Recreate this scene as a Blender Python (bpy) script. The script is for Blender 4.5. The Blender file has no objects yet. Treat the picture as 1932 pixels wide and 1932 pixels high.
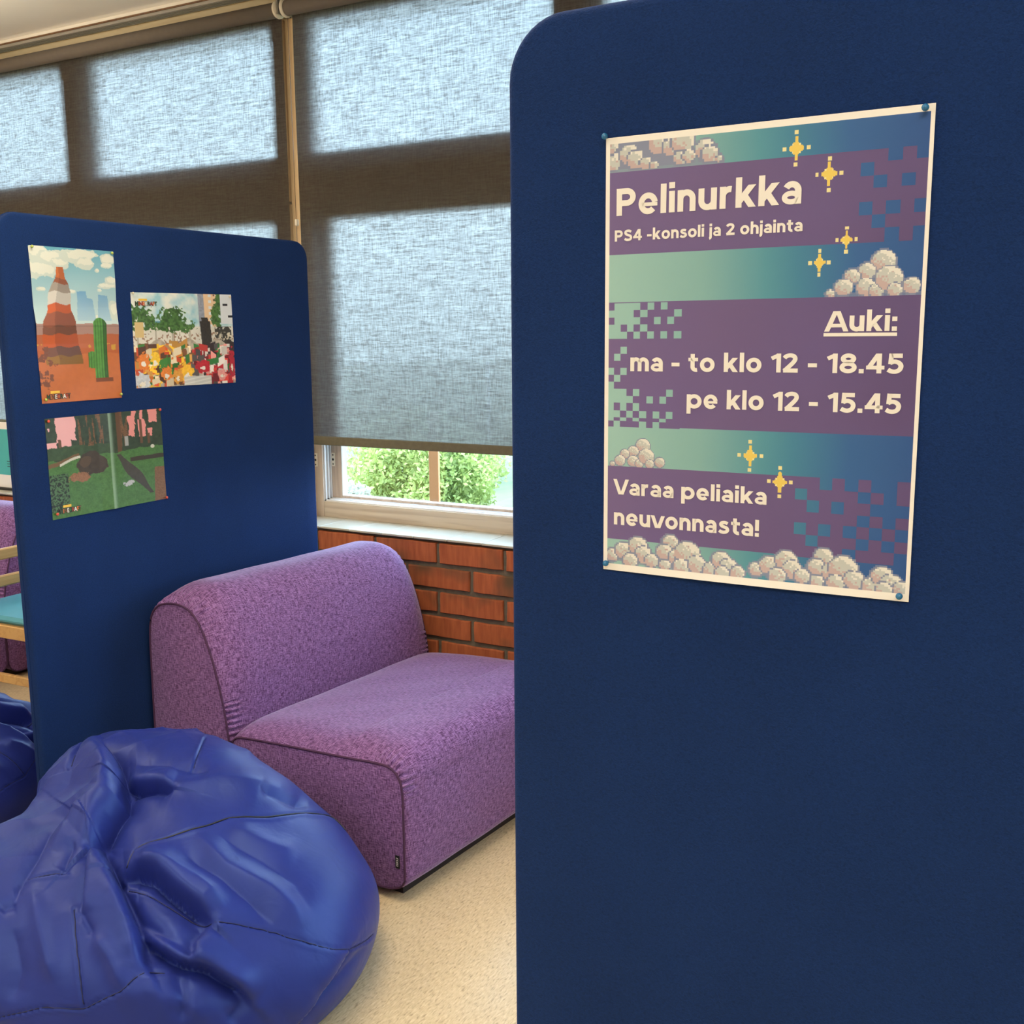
import bpy, math, random
import numpy as np
from mathutils import Vector, Matrix
SC = bpy.context.scene
COL = SC.collection
random.seed(4)
RNG = np.random.default_rng(7)

# ------------------------------------------------------------------ camera
H_EYE = 1.5
YAW, PITCH, ROLL, FPX = math.radians(29.829), math.radians(9.535), math.radians(-.451), 2020.0
def cam_axes():
    cy, sy, cp, sp = math.cos(YAW), math.sin(YAW), math.cos(PITCH), math.sin(PITCH)
    f = np.array([-sy*cp, cy*cp, -sp]); r = np.array([cy, sy, 0.0]); u = np.cross(r, f)
    c, s = math.cos(ROLL), math.sin(ROLL)
    return c*r+s*u, -s*r+c*u, f
CR, CU, CF = cam_axes()
cd = bpy.data.cameras.new('camera'); cam = bpy.data.objects.new('camera', cd); COL.objects.link(cam)
cd.sensor_width = 36; cd.lens = 36*FPX/1932; cd.clip_start = .05; cd.clip_end = 300
cam.matrix_world = Matrix(((CR[0], CU[0], -CF[0], 0), (CR[1], CU[1], -CF[1], 0), (CR[2], CU[2], -CF[2], H_EYE), (0, 0, 0, 1)))
SC.camera = cam

# ------------------------------------------------------------------ world, sun, lamps, added ceiling fill, exposure
SC.view_settings.view_transform = 'Standard'; SC.view_settings.look = 'None'
SC.view_settings.gamma = 1; SC.view_settings.exposure = 0.0
SC.view_settings.use_curve_mapping = False
w = bpy.data.worlds.new('sky'); SC.world = w; w.use_nodes = True
wt = w.node_tree; bg = wt.nodes['Background']
tc = wt.nodes.new('ShaderNodeTexCoord'); sx = wt.nodes.new('ShaderNodeSeparateXYZ'); cr = wt.nodes.new('ShaderNodeValToRGB')
wt.links.new(tc.outputs['Generated'], sx.inputs[0]); wt.links.new(sx.outputs['Z'], cr.inputs[0]); wt.links.new(cr.outputs[0], bg.inputs[0])
cr.color_ramp.elements[0].color = (.66, .84, 1, 1); cr.color_ramp.elements[0].position = 0
cr.color_ramp.elements[1].color = (.45, .69, 1, 1); cr.color_ramp.elements[1].position = .8
bg.inputs[1].default_value = 13.5
sun = bpy.data.lights.new('sun', 'SUN'); so = bpy.data.objects.new('sun', sun); COL.objects.link(so)
sun.energy = 7; sun.angle = .02; sun.color = (1, .95, .86)
so.rotation_euler = Vector((-.35, -.62, .75)).to_track_quat('Z', 'Y').to_euler()
def area(x, y, z, sx_, sy_, e, col, rot=(0, 0, 0), portal=False):
    l = bpy.data.lights.new('lamp_or_fill', 'AREA'); l.shape = 'RECTANGLE'; l.size = sx_; l.size_y = sy_; l.energy = e; l.color = col
    o = bpy.data.objects.new('lamp_or_fill', l); COL.objects.link(o); o.location = (x, y, z); o.rotation_euler = rot
    if portal: l.cycles.is_portal = True
    return o
WARM = (1, .87, .66)
for lx in (-5.6, -2.6, .4):
    for ly in (-3.6, -.7):
        area(lx, ly, 2.77, 1.2, 1.2, 38, (1, .97, .86))
for lx in (-4.9, -1.6, 1.9): area(lx, 1.6, 2.77, 1.2, .6, 30, WARM)
for lx, ly in ((-4.0, 2.2), (-1.2, .9)): area(lx, ly, 2.45, .9, .2, 20, WARM, rot=(math.pi, 0, 0))  # unseen upward fill lights, added to brighten the ceiling

# ------------------------------------------------------------------ helpers
def lin(c):
    return tuple((x/12.92 if x <= .04045 else ((x+.055)/1.055)**2.4) for x in (v/255 for v in c))
def mat(name):
    m = bpy.data.materials.new(name); m.use_nodes = True
    nt = m.node_tree; b = nt.nodes['Principled BSDF']; return m, nt, b
def N(nt, typ, **kw):
    n = nt.nodes.new(typ)
    for k, v in kw.items():
        if hasattr(n, k): setattr(n, k, v)
        else: n.inputs[k.replace('_', ' ')].default_value = v
    return n
def plain(name, col, rough=.5, metal=0, noise=0.0, nscale=20, bump=0.0, bscale=80, spec=.5, coord='Object'):
    m, nt, b = mat(name)
    b.inputs['Base Color'].default_value = (*col, 1); b.inputs['Roughness'].default_value = rough
    b.inputs['Metallic'].default_value = metal; b.inputs['Specular IOR Level'].default_value = spec
    t = N(nt, 'ShaderNodeTexCoord')
    if noise:
        n = N(nt, 'ShaderNodeTexNoise', Scale=nscale, Detail=4.0); nt.links.new(t.outputs[coord], n.inputs['Vector'])
        mx = N(nt, 'ShaderNodeMix', data_type='RGBA'); mx.inputs['A'].default_value = (*[c*(1-noise) for c in col], 1)
        mx.inputs['B'].default_value = (*[min(1, c*(1+noise)) for c in col], 1)
        nt.links.new(n.outputs['Fac'], mx.inputs['Factor']); nt.links.new(mx.outputs['Result'], b.inputs['Base Color'])
    if bump:
        n2 = N(nt, 'ShaderNodeTexNoise', Scale=bscale, Detail=3.0); nt.links.new(t.outputs[coord], n2.inputs['Vector'])
        bp = N(nt, 'ShaderNodeBump', Strength=bump, Distance=.002); nt.links.new(n2.outputs['Fac'], bp.inputs['Height'])
        nt.links.new(bp.outputs[0], b.inputs['Normal'])
    return m
def mesh(name, verts, faces, m=None, parent=None, smooth=False, uv=None, colors=None, domain='CORNER', loc=None):
    me = bpy.data.meshes.new(name)
    if isinstance(verts, np.ndarray) and isinstance(faces, np.ndarray):
        nf, k = faces.shape
        me.vertices.add(len(verts)); me.vertices.foreach_set('co', verts.astype(np.float32).ravel())
        me.loops.add(nf*k); me.loops.foreach_set('vertex_index', faces.astype(np.int32).ravel())
        me.polygons.add(nf); me.polygons.foreach_set('loop_start', np.arange(0, nf*k, k, dtype=np.int32))
        me.update(calc_edges=True); me.validate()
    else:
        me.from_pydata([tuple(v) for v in verts], [], [tuple(f) for f in faces])
    if smooth: me.polygons.foreach_set('use_smooth', np.ones(len(me.polygons), bool))
    if uv is not None:
        l = me.uv_layers.new(name='UVMap'); vi = np.empty(len(me.loops), np.int32); me.loops.foreach_get('vertex_index', vi)
        l.data.foreach_set('uv', np.asarray(uv, np.float32)[vi].ravel())
    if colors is not None:
        a = me.color_attributes.new('print', 'FLOAT_COLOR', domain); a.data.foreach_set('color', colors.astype(np.float32).ravel())
    if m is not None:
        for mm in (m if isinstance(m, (list, tuple)) else [m]): me.materials.append(mm)
    me.update()
    o = bpy.data.objects.new(name, me); COL.objects.link(o)
    if parent is not None: o.parent = parent
    if loc is not None: o.location = loc
    return o
def tag(o, label=None, cat=None, group=None, kind=None):
    if label: o['label'] = label
    if cat: o['category'] = cat
    if group: o['group'] = group
    if kind: o['kind'] = kind
    return o
def empty(name, loc=(0, 0, 0), rz=0, parent=None):
    o = bpy.data.objects.new(name, None); COL.objects.link(o); o.location = loc; o.rotation_euler = (0, 0, rz)
    if parent: o.parent = parent
    return o
class MB:
    def __init__(s): s.v = []; s.f = []; s.m = []
    def add(s, vs, fs, mi=0):
        k = len(s.v); s.v += [tuple(v) for v in vs]; s.f += [tuple(i+k for i in f) for f in fs]; s.m += [mi]*len(fs); return s
    def box(s, x0, x1, y0, y1, z0, z1, mi=0, bev=0.0):
        if bev <= 0:
            vs = [(x, y, z) for z in (z0, z1) for y in (y0, y1) for x in (x0, x1)]
            return s.add(vs, [(0, 2, 3, 1), (4, 5, 7, 6), (0, 1, 5, 4), (2, 6, 7, 3), (0, 4, 6, 2), (1, 3, 7, 5)], mi)
        b = bev; vs = []; X = (x0, x1); Y = (y0, y1); Z = (z0, z1); fs = []
        idx = {}
        for i in (0, 1):
            for j in (0, 1):
                for k in (0, 1):
                    sx_, sy_, sz_ = (1, -1)[i], (1, -1)[j], (1, -1)[k]
                    idx[i, j, k, 0] = len(vs); vs.append((X[i], Y[j]+sy_*b, Z[k]+sz_*b))
                    idx[i, j, k, 1] = len(vs); vs.append((X[i]+sx_*b, Y[j], Z[k]+sz_*b))
                    idx[i, j, k, 2] = len(vs); vs.append((X[i]+sx_*b, Y[j]+sy_*b, Z[k]))
        g = lambda i, j, k, a: idx[i, j, k, a]
        for i in (0, 1):
            q = [g(i, 0, 0, 0), g(i, 1, 0, 0), g(i, 1, 1, 0), g(i, 0, 1, 0)]; fs.append(q if i else q[::-1])
            q = [g(0, i, 0, 1), g(0, i, 1, 1), g(1, i, 1, 1), g(1, i, 0, 1)]; fs.append(q if i else q[::-1])
            q = [g(0, 0, i, 2), g(1, 0, i, 2), g(1, 1, i, 2), g(0, 1, i, 2)]; fs.append(q if i else q[::-1])
        for j in (0, 1):
            for k in (0, 1):
                q = [g(0, j, k, 1), g(1, j, k, 1), g(1, j, k, 2), g(0, j, k, 2)]; fs.append(q if (j ^ k) else q[::-1])
                q = [g(j, 0, k, 0), g(j, 1, k, 0), g(j, 1, k, 2), g(j, 0, k, 2)]; fs.append(q[::-1] if (j ^ k) else q)
                q = [g(j, k, 0, 0), g(j, k, 1, 0), g(j, k, 1, 1), g(j, k, 0, 1)]; fs.append(q if (j ^ k) else q[::-1])
        for i in (0, 1):
            for j in (0, 1):
                for k in (0, 1):
                    q = [g(i, j, k, 0), g(i, j, k, 1), g(i, j, k, 2)]; fs.append(q if (i+j+k) % 2 else q[::-1])
        return s.add(vs, fs, mi)
    def tube(s, pts, r, n=8, mi=0, cap=True):
        pts = [Vector(p) for p in pts]; k = len(s.v); rs = r if isinstance(r, (list, tuple)) else [r]*len(pts)
        up = Vector((0, 0, 1)); vs = []; fs = []
        for i, p in enumerate(pts):
            t = (pts[min(i+1, len(pts)-1)]-pts[max(i-1, 0)]).normalized()
            a = t.cross(up if abs(t.z) < .95 else Vector((1, 0, 0))).normalized(); b = t.cross(a)
            for j in range(n):
                an = 2*math.pi*j/n; vs.append(p+rs[i]*(math.cos(an)*a+math.sin(an)*b))
        for i in range(len(pts)-1):
            for j in range(n):
                fs.append((i*n+j, i*n+(j+1) % n, (i+1)*n+(j+1) % n, (i+1)*n+j))
        if cap: fs += [tuple(range(n))[::-1], tuple(range((len(pts)-1)*n, len(pts)*n))]
        return s.add(vs, fs, mi)
    def build(s, name, m, parent=None, smooth=False, loc=None):
        o = mesh(name, s.v, s.f, m, parent, smooth, loc=loc)
        if any(s.m): o.data.polygons.foreach_set('material_index', s.m)
        return o
def box(name, x0, x1, y0, y1, z0, z1, m, parent=None, bev=0.0):
    return MB().box(x0, x1, y0, y1, z0, z1, 0, bev).build(name, m, parent)
def vnoise(shape, cells, seed=0):
    r = np.random.default_rng(seed); h, wd = shape; ch, cw = cells
    g = r.random((ch+2, cw+2)); y = np.linspace(0, ch, h); x = np.linspace(0, cw, wd)
    yi = np.minimum(y.astype(int), ch-1); xi = np.minimum(x.astype(int), cw-1)
    fy = (y-yi)[:, None]; fx = (x-xi)[None, :]; fy = fy*fy*(3-2*fy); fx = fx*fx*(3-2*fx)
    a = g[yi][:, xi]; b = g[yi][:, xi+1]; c = g[yi+1][:, xi]; d = g[yi+1][:, xi+1]
    return a*(1-fy)*(1-fx)+b*(1-fy)*fx+c*fy*(1-fx)+d*fy*fx
def fbm(shape, cells, seed=0, o=4):
    t = 0; a = 1; s_ = 0
    for i in range(o):
        t = t+a*vnoise(shape, (max(1, int(cells[0]*2**i)), max(1, int(cells[1]*2**i))), seed+i); s_ += a; a *= .5
    return t/s_

# ------------------------------------------------------------------ materials
def wood(name, c1, c2, axis=0, scale=1.0, rough=.45):
    m, nt, b = mat(name); t = N(nt, 'ShaderNodeTexCoord'); mp = N(nt, 'ShaderNodeMapping')
    sc = [40*scale]*3; sc[axis] = 2.2*scale; mp.inputs['Scale'].default_value = sc
    n = N(nt, 'ShaderNodeTexNoise', Scale=1.0, Detail=5.0, Distortion=.6); r = N(nt, 'ShaderNodeValToRGB')
    nt.links.new(t.outputs['Object'], mp.inputs[0]); nt.links.new(mp.outputs[0], n.inputs['Vector']); nt.links.new(n.outputs['Fac'], r.inputs[0])
    r.color_ramp.elements[0].position = .32; r.color_ramp.elements[0].color = (*c2, 1)
    r.color_ramp.elements[1].position = .55; r.color_ramp.elements[1].color = (*c1, 1)
    nt.links.new(r.outputs[0], b.inputs['Base Color']); b.inputs['Roughness'].default_value = rough
    bp = N(nt, 'ShaderNodeBump', Strength=.25, Distance=.001); nt.links.new(n.outputs['Fac'], bp.inputs['Height']); nt.links.new(bp.outputs[0], b.inputs['Normal'])
    return m
M_FRAME_X = wood('window_wood_along', (.57, .49, .40), (.42, .34, .27), 0, 1.0)
M_FRAME_Z = wood('window_wood_upright', (.56, .46, .38), (.42, .33, .27), 2, 1.0)
M_POST = wood('post_wood', (.86, .64, .38), (.76, .53, .29), 2, 1.3)
M_DWOOD = wood('dark_wood', (.17, .085, .04), (.10, .05, .025), 2, 1.3)
M_HWOOD = wood('header_wood', (.86, .72, .48), (.76, .60, .37), 0, 1.0)
M_CWOOD = wood('chair_wood', (.55, .32, .12), (.45, .24, .08), 1, 1.2, .35)
M_ORANGE = wood('outdoor_post_wood', (.66, .28, .12), (.58, .23, .10), 2, .8)
M_ALU = plain('window_aluminium', (.82, .84, .88), .35, .1)
M_GREY = plain('rail_grey', (.30, .29, .27), .4, .3)
M_WHITE = plain('ceiling_white', (.86, .82, .76), .25, 0, .05, 2)
M_WALL = plain('wall_paint', (.62, .56, .48), .8, 0, .06, 3)
M_MORTAR = plain('mortar', (.125, .105, .08), .95, 0, .35, 60, .8, 160)
M_TILE = plain('sill_tile', (.46, .44, .37), .25, 0, .04, 30)
M_CREAM = plain('cream_plastic', (.78, .72, .60), .35)
M_BLACK = plain('black_metal', (.015, .015, .017), .5)
M_DARK = plain('dark_base', (.02, .014, .014), .8)
def brick_mat():
    m, nt, b = mat('brick_clay'); t = N(nt, 'ShaderNodeTexCoord'); oi = N(nt, 'ShaderNodeObjectInfo')
    ad = N(nt, 'ShaderNodeVectorMath', operation='ADD'); nt.links.new(t.outputs['Object'], ad.inputs[0])
    ml = N(nt, 'ShaderNodeVectorMath', operation='SCALE'); ml.inputs['Scale'].default_value = 37.0
    cx = N(nt, 'ShaderNodeCombineXYZ'); nt.links.new(oi.outputs['Random'], cx.inputs[0]); nt.links.new(cx.outputs[0], ml.inputs[0]); nt.links.new(ml.outputs[0], ad.inputs[1])
    mp = N(nt, 'ShaderNodeMapping'); mp.inputs['Scale'].default_value = (60, 60, 9)
    nt.links.new(ad.outputs[0], mp.inputs[0])
    n = N(nt, 'ShaderNodeTexNoise', Scale=1.0, Detail=5.0); nt.links.new(mp.outputs[0], n.inputs['Vector'])
    n2 = N(nt, 'ShaderNodeTexNoise', Scale=5.0, Detail=2.0); nt.links.new(ad.outputs[0], n2.inputs['Vector'])
    r = N(nt, 'ShaderNodeValToRGB'); nt.links.new(n.outputs['Fac'], r.inputs[0])
    r.color_ramp.elements[0].position = .3; r.color_ramp.elements[0].color = (.30, .070, .024, 1)
    r.color_ramp.elements[1].position = .7; r.color_ramp.elements[1].color = (.45, .125, .044, 1)
    r2 = N(nt, 'ShaderNodeValToRGB'); nt.links.new(n2.outputs['Fac'], r2.inputs[0])
    r2.color_ramp.elements[0].position = .52; r2.color_ramp.elements[0].color = (0, 0, 0, 1)
    r2.color_ramp.elements[1].position = .72; r2.color_ramp.elements[1].color = (1, 1, 1, 1)
    mx = N(nt, 'ShaderNodeMix', data_type='RGBA'); mx.inputs['B'].default_value = (.10, .06, .03, 1)
    nt.links.new(r.outputs[0], mx.inputs['A']); nt.links.new(r2.outputs[0], mx.inputs['Factor']); nt.links.new(mx.outputs['Result'], b.inputs['Base Color'])
    b.inputs['Roughness'].default_value = .75
    bp = N(nt, 'ShaderNodeBump', Strength=.6, Distance=.002); nt.links.new(n.outputs['Fac'], bp.inputs['Height']); nt.links.new(bp.outputs[0], b.inputs['Normal'])
    return m
M_BRICK = brick_mat()
def felt(name, col):
    m, nt, b = mat(name); t = N(nt, 'ShaderNodeTexCoord')
    mp = N(nt, 'ShaderNodeMapping'); mp.inputs['Scale'].default_value = (1, 1, 1.3); nt.links.new(t.outputs['Object'], mp.inputs[0])
    n = N(nt, 'ShaderNodeTexNoise', Scale=330.0, Detail=2.0, Distortion=1.2); nt.links.new(mp.outputs[0], n.inputs['Vector'])
    n2 = N(nt, 'ShaderNodeTexNoise', Scale=6.0, Detail=3.0); nt.links.new(t.outputs['Object'], n2.inputs['Vector'])
    r = N(nt, 'ShaderNodeMapRange'); nt.links.new(n.outputs['Fac'], r.inputs[0]); r.inputs[1].default_value = .3; r.inputs[2].default_value = .7; r.inputs[3].default_value = .82; r.inputs[4].default_value = 1.2
    r2 = N(nt, 'ShaderNodeMapRange'); nt.links.new(n2.outputs['Fac'], r2.inputs[0]); r2.inputs[1].default_value = .3; r2.inputs[2].default_value = .7; r2.inputs[3].default_value = .93; r2.inputs[4].default_value = 1.07
    mu = N(nt, 'ShaderNodeMath', operation='MULTIPLY'); nt.links.new(r.outputs[0], mu.inputs[0]); nt.links.new(r2.outputs[0], mu.inputs[1])
    vm = N(nt, 'ShaderNodeVectorMath', operation='SCALE'); vm.inputs[0].default_value = col; nt.links.new(mu.outputs[0], vm.inputs['Scale'])
    nt.links.new(vm.outputs[0], b.inputs['Base Color']); b.inputs['Roughness'].default_value = .95; b.inputs['Specular IOR Level'].default_value = .15
    b.inputs['Sheen Weight'].default_value = .03; b.inputs['Sheen Roughness'].default_value = .4; b.inputs['Sheen Tint'].default_value = (.35, .5, 1, 1)
    bp = N(nt, 'ShaderNodeBump', Strength=.55, Distance=.0016); nt.links.new(n.outputs['Fac'], bp.inputs['Height']); nt.links.new(bp.outputs[0], b.inputs['Normal'])
    return m
M_FELT = felt('navy_felt', (.0072, .026, .108))
def weave(name, dark, light):
    m, nt, b = mat(name); t = N(nt, 'ShaderNodeTexCoord'); outs = []
    for k, sc in enumerate(((60, 560, 1), (560, 60, 1))):
        mp = N(nt, 'ShaderNodeMapping'); mp.inputs['Scale'].default_value = sc; mp.inputs['Rotation'].default_value = (0, 0, .06); nt.links.new(t.outputs['UV'], mp.inputs[0])
        n = N(nt, 'ShaderNodeTexNoise', Scale=1.0, Detail=2.5, Distortion=.35); nt.links.new(mp.outputs[0], n.inputs['Vector']); outs.append(n.outputs['Fac'])
    mx = N(nt, 'ShaderNodeMath', operation='ADD'); nt.links.new(outs[0], mx.inputs[0]); nt.links.new(outs[1], mx.inputs[1])
    r = N(nt, 'ShaderNodeValToRGB'); hl = N(nt, 'ShaderNodeMath', operation='MULTIPLY'); hl.inputs[1].default_value = .5
    nt.links.new(mx.outputs[0], hl.inputs[0]); nt.links.new(hl.outputs[0], r.inputs[0])
    r.color_ramp.elements[0].position = .40; r.color_ramp.elements[0].color = (*dark, 1)
    r.color_ramp.elements[1].position = .62; r.color_ramp.elements[1].color = (*light, 1)
    nt.links.new(r.outputs[0], b.inputs['Base Color']); b.inputs['Roughness'].default_value = .85; b.inputs['Specular IOR Level'].default_value = .25
    b.inputs['Sheen Weight'].default_value = .6; b.inputs['Sheen Roughness'].default_value = .35; b.inputs['Sheen Tint'].default_value = (.8, .7, 1, 1)
    bp = N(nt, 'ShaderNodeBump', Strength=.5, Distance=.0015); nt.links.new(hl.outputs[0], bp.inputs['Height']); nt.links.new(bp.outputs[0], b.inputs['Normal'])
    return m
M_PURPLE = weave('purple_weave', (.066, .018, .085), (.33, .175, .42))
M_PIPE = plain('purple_piping', (.06, .018, .065), .85)
def satin(name, col, col2):
    m, nt, b = mat(name); t = N(nt, 'ShaderNodeTexCoord')
    n = N(nt, 'ShaderNodeTexNoise', Scale=9.0, Detail=3.0, Distortion=.5); nt.links.new(t.outputs['Object'], n.inputs['Vector'])
    mx = N(nt, 'ShaderNodeMix', data_type='RGBA'); mx.inputs['A'].default_value = (*col, 1); mx.inputs['B'].default_value = (*col2, 1)
    nt.links.new(n.outputs['Fac'], mx.inputs['Factor']); nt.links.new(mx.outputs['Result'], b.inputs['Base Color'])
    b.inputs['Roughness'].default_value = .44; b.inputs['Specular IOR Level'].default_value = .42
    b.inputs['Specular Tint'].default_value = (.35, .55, 1, 1)
    b.inputs['Sheen Weight'].default_value = .06; b.inputs['Sheen Roughness'].default_value = .3; b.inputs['Sheen Tint'].default_value = (.3, .5, 1, 1)
    n3 = N(nt, 'ShaderNodeTexNoise', Scale=14.0, Detail=2.0, Distortion=1.5); nt.links.new(t.outputs['Object'], n3.inputs['Vector'])
    bp = N(nt, 'ShaderNodeBump', Strength=.12, Distance=.01); nt.links.new(n3.outputs['Fac'], bp.inputs['Height'])
    n2 = N(nt, 'ShaderNodeTexNoise', Scale=900.0, Detail=1.0); nt.links.new(t.outputs['Object'], n2.inputs['Vector'])
    bp2 = N(nt, 'ShaderNodeBump', Strength=.15, Distance=.0006); nt.links.new(n2.outputs['Fac'], bp2.inputs['Height']); nt.links.new(bp.outputs[0], bp2.inputs['Normal'])
    nt.links.new(bp2.outputs[0], b.inputs['Normal'])
    return m
M_BAG = satin('blue_satin', (.014, .022, .160), (.019, .030, .215))
def floor_mat():
    m, nt, b = mat('vinyl_floor'); t = N(nt, 'ShaderNodeTexCoord')
    mp = N(nt, 'ShaderNodeMapping'); mp.inputs['Rotation'].default_value = (0, 0, math.radians(14)); mp.inputs['Scale'].default_value = (230, 60, 1)
    nt.links.new(t.outputs['Object'], mp.inputs[0])
    n = N(nt, 'ShaderNodeTexNoise', Scale=1.0, Detail=4.0, Distortion=.4); nt.links.new(mp.outputs[0], n.inputs['Vector'])
    r = N(nt, 'ShaderNodeValToRGB'); nt.links.new(n.outputs['Fac'], r.inputs[0])
    e = r.color_ramp.elements; e[0].position = .28; e[0].color = (.36, .26, .15, 1); e[1].position = .42; e[1].color = (.60, .46, .275, 1)
    x = e.new(.62); x.color = (.70, .555, .35, 1); x = e.new(.8); x.color = (.80, .67, .47, 1)
    n2 = N(nt, 'ShaderNodeTexNoise', Scale=2.5, Detail=3.0); nt.links.new(t.outputs['Object'], n2.inputs['Vector'])
    mr = N(nt, 'ShaderNodeMapRange'); nt.links.new(n2.outputs['Fac'], mr.inputs[0]); mr.inputs[1].default_value = .3; mr.inputs[2].default_value = .7; mr.inputs[3].default_value = .93; mr.inputs[4].default_value = 1.05
    vm = N(nt, 'ShaderNodeVectorMath', operation='SCALE'); nt.links.new(r.outputs[0], vm.inputs[0]); nt.links.new(mr.outputs[0], vm.inputs['Scale'])
    nt.links.new(vm.outputs[0], b.inputs['Base Color'])
    n3 = N(nt, 'ShaderNodeTexNoise', Scale=8.0, Detail=5.0); nt.links.new(t.outputs['Object'], n3.inputs['Vector'])
    rr = N(nt, 'ShaderNodeMapRange'); nt.links.new(n3.outputs['Fac'], rr.inputs[0]); rr.inputs[3].default_value = .26; rr.inputs[4].default_value = .42
    nt.links.new(rr.outputs[0], b.inputs['Roughness'])
    bp = N(nt, 'ShaderNodeBump', Strength=.08, Distance=.001); nt.links.new(n.outputs['Fac'], bp.inputs['Height']); nt.links.new(bp.outputs[0], b.inputs['Normal'])
    return m
M_FLOOR = floor_mat()
def glass_mat():
    m, nt, b = mat('window_glass'); nt.nodes.remove(b)
    tr = N(nt, 'ShaderNodeBsdfTransparent'); tr.inputs[0].default_value = (.93, .96, .95, 1)
    gl = N(nt, 'ShaderNodeBsdfGlossy'); gl.inputs['Roughness'].default_value = .02
    lw = N(nt, 'ShaderNodeLayerWeight', Blend=.5); pw = N(nt, 'ShaderNodeMath', operation='POWER'); pw.inputs[1].default_value = 5.0; nt.links.new(lw.outputs['Facing'], pw.inputs[0])
    fr = N(nt, 'ShaderNodeMath', operation='MULTIPLY_ADD'); fr.inputs[1].default_value = .9; fr.inputs[2].default_value = .045; nt.links.new(pw.outputs[0], fr.inputs[0]); mx = N(nt, 'ShaderNodeMixShader')
    nt.links.new(fr.outputs[0], mx.inputs[0]); nt.links.new(tr.outputs[0], mx.inputs[1]); nt.links.new(gl.outputs[0], mx.inputs[2])
    nt.links.new(mx.outputs[0], nt.nodes['Material Output'].inputs[0]); return m
M_GLASS = glass_mat()
def blind_mat():
    m, nt, b = mat('blind_screen_fabric'); nt.nodes.remove(b); t = N(nt, 'ShaderNodeTexCoord'); outs = []
    for sc, dist in (((36, 36, 260), .5), ((300, 300, 26), .5), ((9, 9, 120), .3)):
        mp = N(nt, 'ShaderNodeMapping'); mp.inputs['Scale'].default_value = sc; nt.links.new(t.outputs['Object'], mp.inputs[0])
        n = N(nt, 'ShaderNodeTexNoise', Scale=1.0, Detail=2.0, Distortion=dist); nt.links.new(mp.outputs[0], n.inputs['Vector']); outs.append(n.outputs['Fac'])
    a = N(nt, 'ShaderNodeMath', operation='ADD'); nt.links.new(outs[0], a.inputs[0]); nt.links.new(outs[1], a.inputs[1])
    a2 = N(nt, 'ShaderNodeMath', operation='ADD'); nt.links.new(a.outputs[0], a2.inputs[0]); nt.links.new(outs[2], a2.inputs[1])
    th = N(nt, 'ShaderNodeMath', operation='MULTIPLY'); th.inputs[1].default_value = .3333; nt.links.new(a2.outputs[0], th.inputs[0])
    op = N(nt, 'ShaderNodeMapRange'); nt.links.new(th.outputs[0], op.inputs[0])
    for i, v in ((1, .40), (2, .60), (3, BL_T0), (4, BL_T1)): op.inputs[i].default_value = v
    cm = N(nt, 'ShaderNodeMix', data_type='RGBA'); cm.inputs['A'].default_value = (.050, .040, .034, 1); cm.inputs['B'].default_value = (.10, .085, .072, 1)
    nt.links.new(th.outputs[0], cm.inputs['Factor'])
    df = N(nt, 'ShaderNodeBsdfDiffuse'); nt.links.new(cm.outputs['Result'], df.inputs[0])
    tl = N(nt, 'ShaderNodeBsdfTranslucent'); tl.inputs[0].default_value = (.50, .49, .50, 1)
    m1 = N(nt, 'ShaderNodeMixShader'); m1.inputs[0].default_value = BL_TR; nt.links.new(df.outputs[0], m1.inputs[1]); nt.links.new(tl.outputs[0], m1.inputs[2])
    tr = N(nt, 'ShaderNodeBsdfTransparent'); tr.inputs[0].default_value = (.96, 1, .99, 1)
    rf = N(nt, 'ShaderNodeBsdfRefraction', IOR=BL_IOR, Roughness=BL_R); rf.inputs['Color'].default_value = (.97, 1, .99, 1)     # loose weave scatters daylight forwards
    m3 = N(nt, 'ShaderNodeMixShader'); m3.inputs[0].default_value = BL_F; nt.links.new(tr.outputs[0], m3.inputs[1]); nt.links.new(rf.outputs[0], m3.inputs[2])
    m2 = N(nt, 'ShaderNodeMixShader'); nt.links.new(op.outputs[0], m2.inputs[0]); nt.links.new(m1.outputs[0], m2.inputs[1]); nt.links.new(m3.outputs[0], m2.inputs[2])
    nt.links.new(m2.outputs[0], nt.nodes['Material Output'].inputs[0]); return m
BL_T0, BL_T1, BL_TR = .032, .118, .04
BL_IOR, BL_R, BL_F = 1.3, .68, .82
M_BLIND = blind_mat()
M_ROLL = plain('blind_roll_fabric', (.16, .135, .115), .85, 0, .1, 40)
M_HEM = plain('blind_hem_fabric', (.13, .115, .075), .85, 0, .2, 60)
def print_mat(name, rough=.45):
    m, nt, b = mat(name); a = N(nt, 'ShaderNodeAttribute', attribute_name='print'); nt.links.new(a.outputs['Color'], b.inputs['Base Color'])
    b.inputs['Roughness'].default_value = rough; b.inputs['Specular IOR Level'].default_value = .35; return m
M_PRINT = print_mat('poster_print', .5); M_PRINT_G = print_mat('poster_print_glossy', .38)
PAPER = (.80, .775, .74)
M_PAPER = plain('poster_paper', PAPER, .55)
M_INK = plain('white_ink', (.78, .745, .70), .55)

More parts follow.
